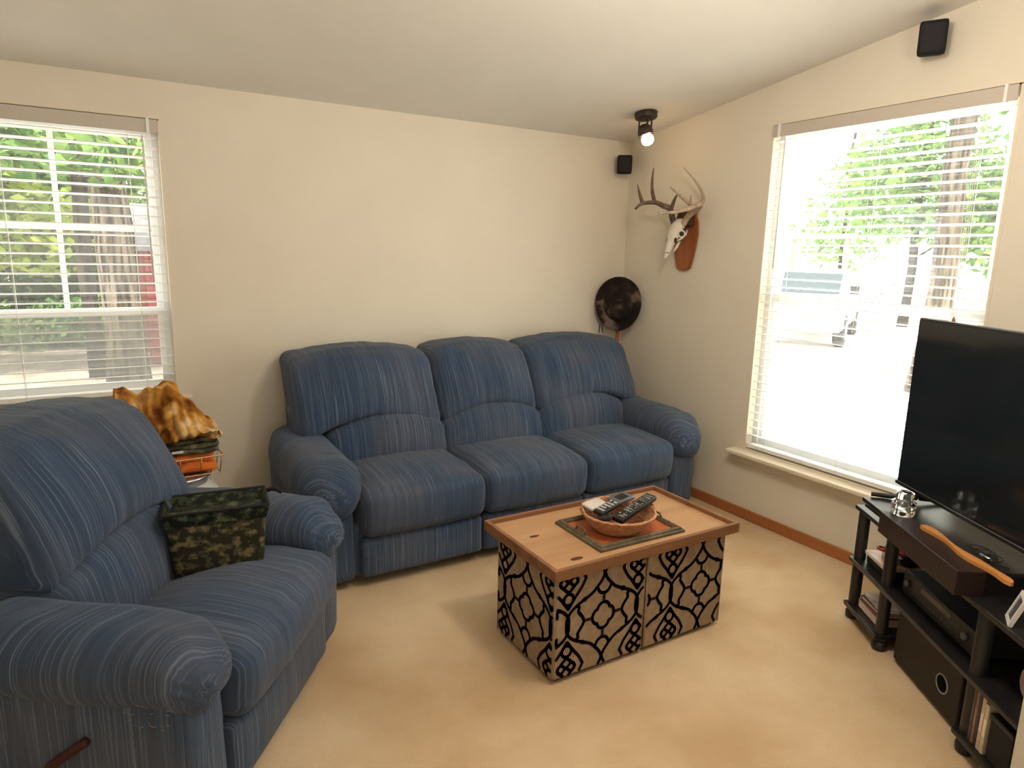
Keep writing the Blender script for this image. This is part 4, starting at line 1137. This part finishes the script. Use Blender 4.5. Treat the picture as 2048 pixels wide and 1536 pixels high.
tree('dense tree closing the view beyond the dark trunk', (-3.4, 15.0), 9.0, .12, [(0, 0, 4.4, 2.6, 1.5, 2.0, 3000), (.4, -.4, 1.9, 2.2, 1.2, 1.3, 2200), (0, 0, 7, 3, 2, 1.4, 1500)], M_leaf, M_barkd, .13, G1, 5)
tree('bright yellow-green tree at the woodland edge', (-7.0, 14.0), 8.0, .09, [(.6, 0, 3.6, 2.2, 1.3, 1.9, 2600), (.8, 0, 1.6, 2.0, 1.2, .9, 1500), (0, 0, 6, 2.4, 1.5, 1.2, 1200)], M_leafy, M_barkd, .12, G1, 6)
tree('far wide tree with foliage down to the ground', (-6.2, 19.0), 9.0, .12, [(0, 0, 1.8, 3.6, 1.2, 1.7, 4200), (3.2, 0, 1.8, 3.2, 1.2, 1.7, 3600), (0, 0, 4.6, 3.6, 1.4, 2.0, 3000), (2.5, 0, 5, 3.4, 1.4, 2.0, 2600)], M_leaf, M_barkd, .14, G1, 7)
tree('far pale-leaved tree at the end of the woods', (-9.2, 18.0), 9.0, .12, [(0, 0, 1.8, 3.0, 1.2, 1.7, 3000), (.5, 0, 4.6, 3.2, 1.4, 2.0, 2600)], M_leafy, M_barkd, .14, G1, 8)
bm = bmesh.new(); rnd = random.Random(40)
for k in range(60):
    leaf_cloud(bm, (-8.5 + k * .105, 12.0 + rnd.random() * 3.5, ZG + .2 + rnd.random() * .7), (.6, .5, .45), 150, .075, rnd)
ug = obj('undergrowth', bm, M_leaf); ug['kind'] = 'stuff'; ug['label'] = 'low green undergrowth along the woodland edge'; ug['category'] = 'undergrowth'
# red shed
M_redsiding = noisy('red_siding', (.12, .017, .017), (.15, .024, .024), (2, 2, 9), .7, .2, 3)
M_shroof = noisy('grey_shingle', (.09, .085, .09), (.12, .115, .12), (9, 9, 9), .9)
sh = thing('red_shed', 'red wooden shed with grey roof seen past the tree trunk', 'shed', (-1.0, 11.0, ZG))
for k in range(9):
    bm = boxbm(-1.52, 1.5, -1.53, -1.5, .05 + k * .225, .05 + (k + 1) * .225 - .012, .004, 1); obj('siding_board', bm, M_redsiding, sh)
box('shed_body', -1.5, 1.48, -1.5, 1.5, 0, 2.07, M_redsiding, sh)
bm = bmesh.new()
q = [(-1.62, -1.75, 1.98), (1.6, -1.75, 1.98), (1.6, 0, 2.75), (-1.62, 0, 2.75), (1.6, 1.75, 1.98), (-1.62, 1.75, 1.98)]
v_ = [bm.verts.new(p) for p in q] + [bm.verts.new((p[0], p[1], p[2] + .08)) for p in q]
for f in ((0, 1, 2, 3), (3, 2, 4, 5), (9, 8, 7, 6), (11, 10, 8, 9), (0, 6, 7, 1), (5, 4, 10, 11), (0, 3, 9, 6), (3, 5, 11, 9), (1, 7, 8, 2), (2, 8, 10, 4)):
    bm.faces.new([v_[i] for i in f])
bmesh.ops.recalc_face_normals(bm, faces=bm.faces[:]); obj('roof', bm, M_shroof, sh)
box('door_knob_plate', -1.2, -1.14, -1.545, -1.53, .95, 1.05, M_grey, sh)

# right side: trees, pickup, timber frame
G2 = 'trees outside the window behind the television'
tree('grey tree trunk by the drive in the window behind the television', (8.2, 2.08), 8.0, .20, [(.3, .2, 6.2, 2.0, 2.0, 1.2, 900), (0, 0, 7.6, 2.2, 2.2, 1, 700)], M_leaf, M_bark, .12, G2, 11, (-.05, -.1))
tree('leafy tree behind the parked pickup', (19.0, 8.5), 9.0, .14, [(0, 0, 4.6, 2.4, 2.6, 2.0, 2600), (0, -2.2, 3.4, 1.8, 1.8, 1.6, 1500), (0, 0, 7.2, 2.4, 2.4, 1.2, 900)], M_leaf, M_barkd, .15, G2, 12)
tree('leafy tree beyond the drive beside the grey trunk', (18.0, 3.4), 9.0, .13, [(0, 0, 4.6, 2.0, 2.2, 2.0, 2200), (0, .6, 2.2, 1.8, 2.0, 1.3, 1500), (0, 0, 7.2, 2.4, 2.4, 1.2, 900)], M_leaf, M_barkd, .15, G2, 13)
tree('sparse young tree beyond the carport frame', (21.5, 12.6), 7.0, .08, [(0, 0, 3.2, 1.6, 2.2, 1.6, 620), (0, -1.0, 5.0, 1.6, 2.0, 1.2, 460)], M_leaf, M_barkd, .14, G2, 14)
tk = thing('pickup_truck', 'white pickup truck parked on the gravel drive', 'truck', (13.2, 7.75, ZG), math.radians(208))
M_tpaint = principled('white_car_paint', (.50, .52, .55), .4, .3)
M_tglass = principled('dark_car_glass', (.025, .034, .038), .35, .05)
M_tyre = principled('tyre_rubber', (.02, .02, .02), .85)
def profile_solid(name, prof, x0, x1, mat, parent, bev=.04):
    bm = bmesh.new(); a = [bm.verts.new((p[0], x0, p[1])) for p in prof]; b = [bm.verts.new((p[0], x1, p[1])) for p in prof]
    bm.faces.new(a); bm.faces.new(b[::-1])
    for i in range(len(prof)):
        bm.faces.new((a[i], b[i], b[(i + 1) % len(prof)], a[(i + 1) % len(prof)]))
    bmesh.ops.recalc_face_normals(bm, faces=bm.faces[:])
    if bev:
        bmesh.ops.bevel(bm, geom=bm.edges[:], offset=bev, segments=2, affect='EDGES')
    return obj(name, bm, mat, parent)
profile_solid('lower_body', [(2.6, .42), (2.65, .95), (2.45, 1.12), (1.15, 1.20), (-2.6, 1.20), (-2.65, .45)], -.95, .95, M_tpaint, tk)
cabn = profile_solid('cab', [(1.2, 1.18), (.55, 1.82), (-.75, 1.84), (-1.0, 1.18)], -.80, .80, M_tpaint, tk)
profile_solid('windscreen', [(1.17, 1.25), (.64, 1.77), (.66, 1.78), (1.20, 1.26)], -.70, .70, M_tglass, tk, 0)
for s in (-1, 1):
    profile_solid('side_window', [(.85, 1.25), (.48, 1.74), (-.65, 1.76), (-.82, 1.25)], s * .80 - .01, s * .80 + .01, M_tglass, tk, 0)
    for x in (1.65, -1.65):
        bm = bmesh.new(); add_lathe(bm, [(.16, -.13), (.36, -.13), (.40, -.08), (.40, .08), (.36, .13), (.16, .13)], 24, Matrix.Translation((x, s * .86, .40)) @ Matrix.Rotation(PI / 2, 4, 'X'))
        bmesh.ops.recalc_face_normals(bm, faces=bm.faces[:]); w_ = obj('wheel', bm, M_tyre, tk)
        bm = bmesh.new(); add_lathe(bm, [(.02, -.135), (.22, -.135), (.24, -.11), (.24, .11), (.22, .135), (.02, .135)], 20, Matrix.Translation((x, s * .86, .40)) @ Matrix.Rotation(PI / 2, 4, 'X'))
        bmesh.ops.recalc_face_normals(bm, faces=bm.faces[:]); obj('hub', bm, M_silver, w_)
    box('headlamp', 2.60, 2.67, s * .72 - .16, s * .72 + .16, .85, 1.02, M_silver, tk)
    box('mirror', .88, .98, s * 1.02 - .10, s * 1.02 + .10, 1.25, 1.45, M_blackm, tk)
box('grille', 2.62, 2.68, -.55, .55, .70, 1.0, M_grey, tk)
box('bumper', 2.62, 2.78, -.95, .95, .45, .66, M_silver, tk, bev=.03)
tf = thing('timber_carport_frame', 'brown timber carport frame beyond the pickup', 'carport', (16.6, 9.54, ZG))
M_timb = wood('weathered_timber', (.20, .13, .08), (.30, .20, .13), 0, .8, 8)
for y in (-.35, 1.6):
    box('post', -.06, .06, y - .06, y + .06, 0, 2.72, M_timb, tf)
box('beam', -.07, .07, -.5, 1.75, 2.72, 2.88, M_timb, tf)
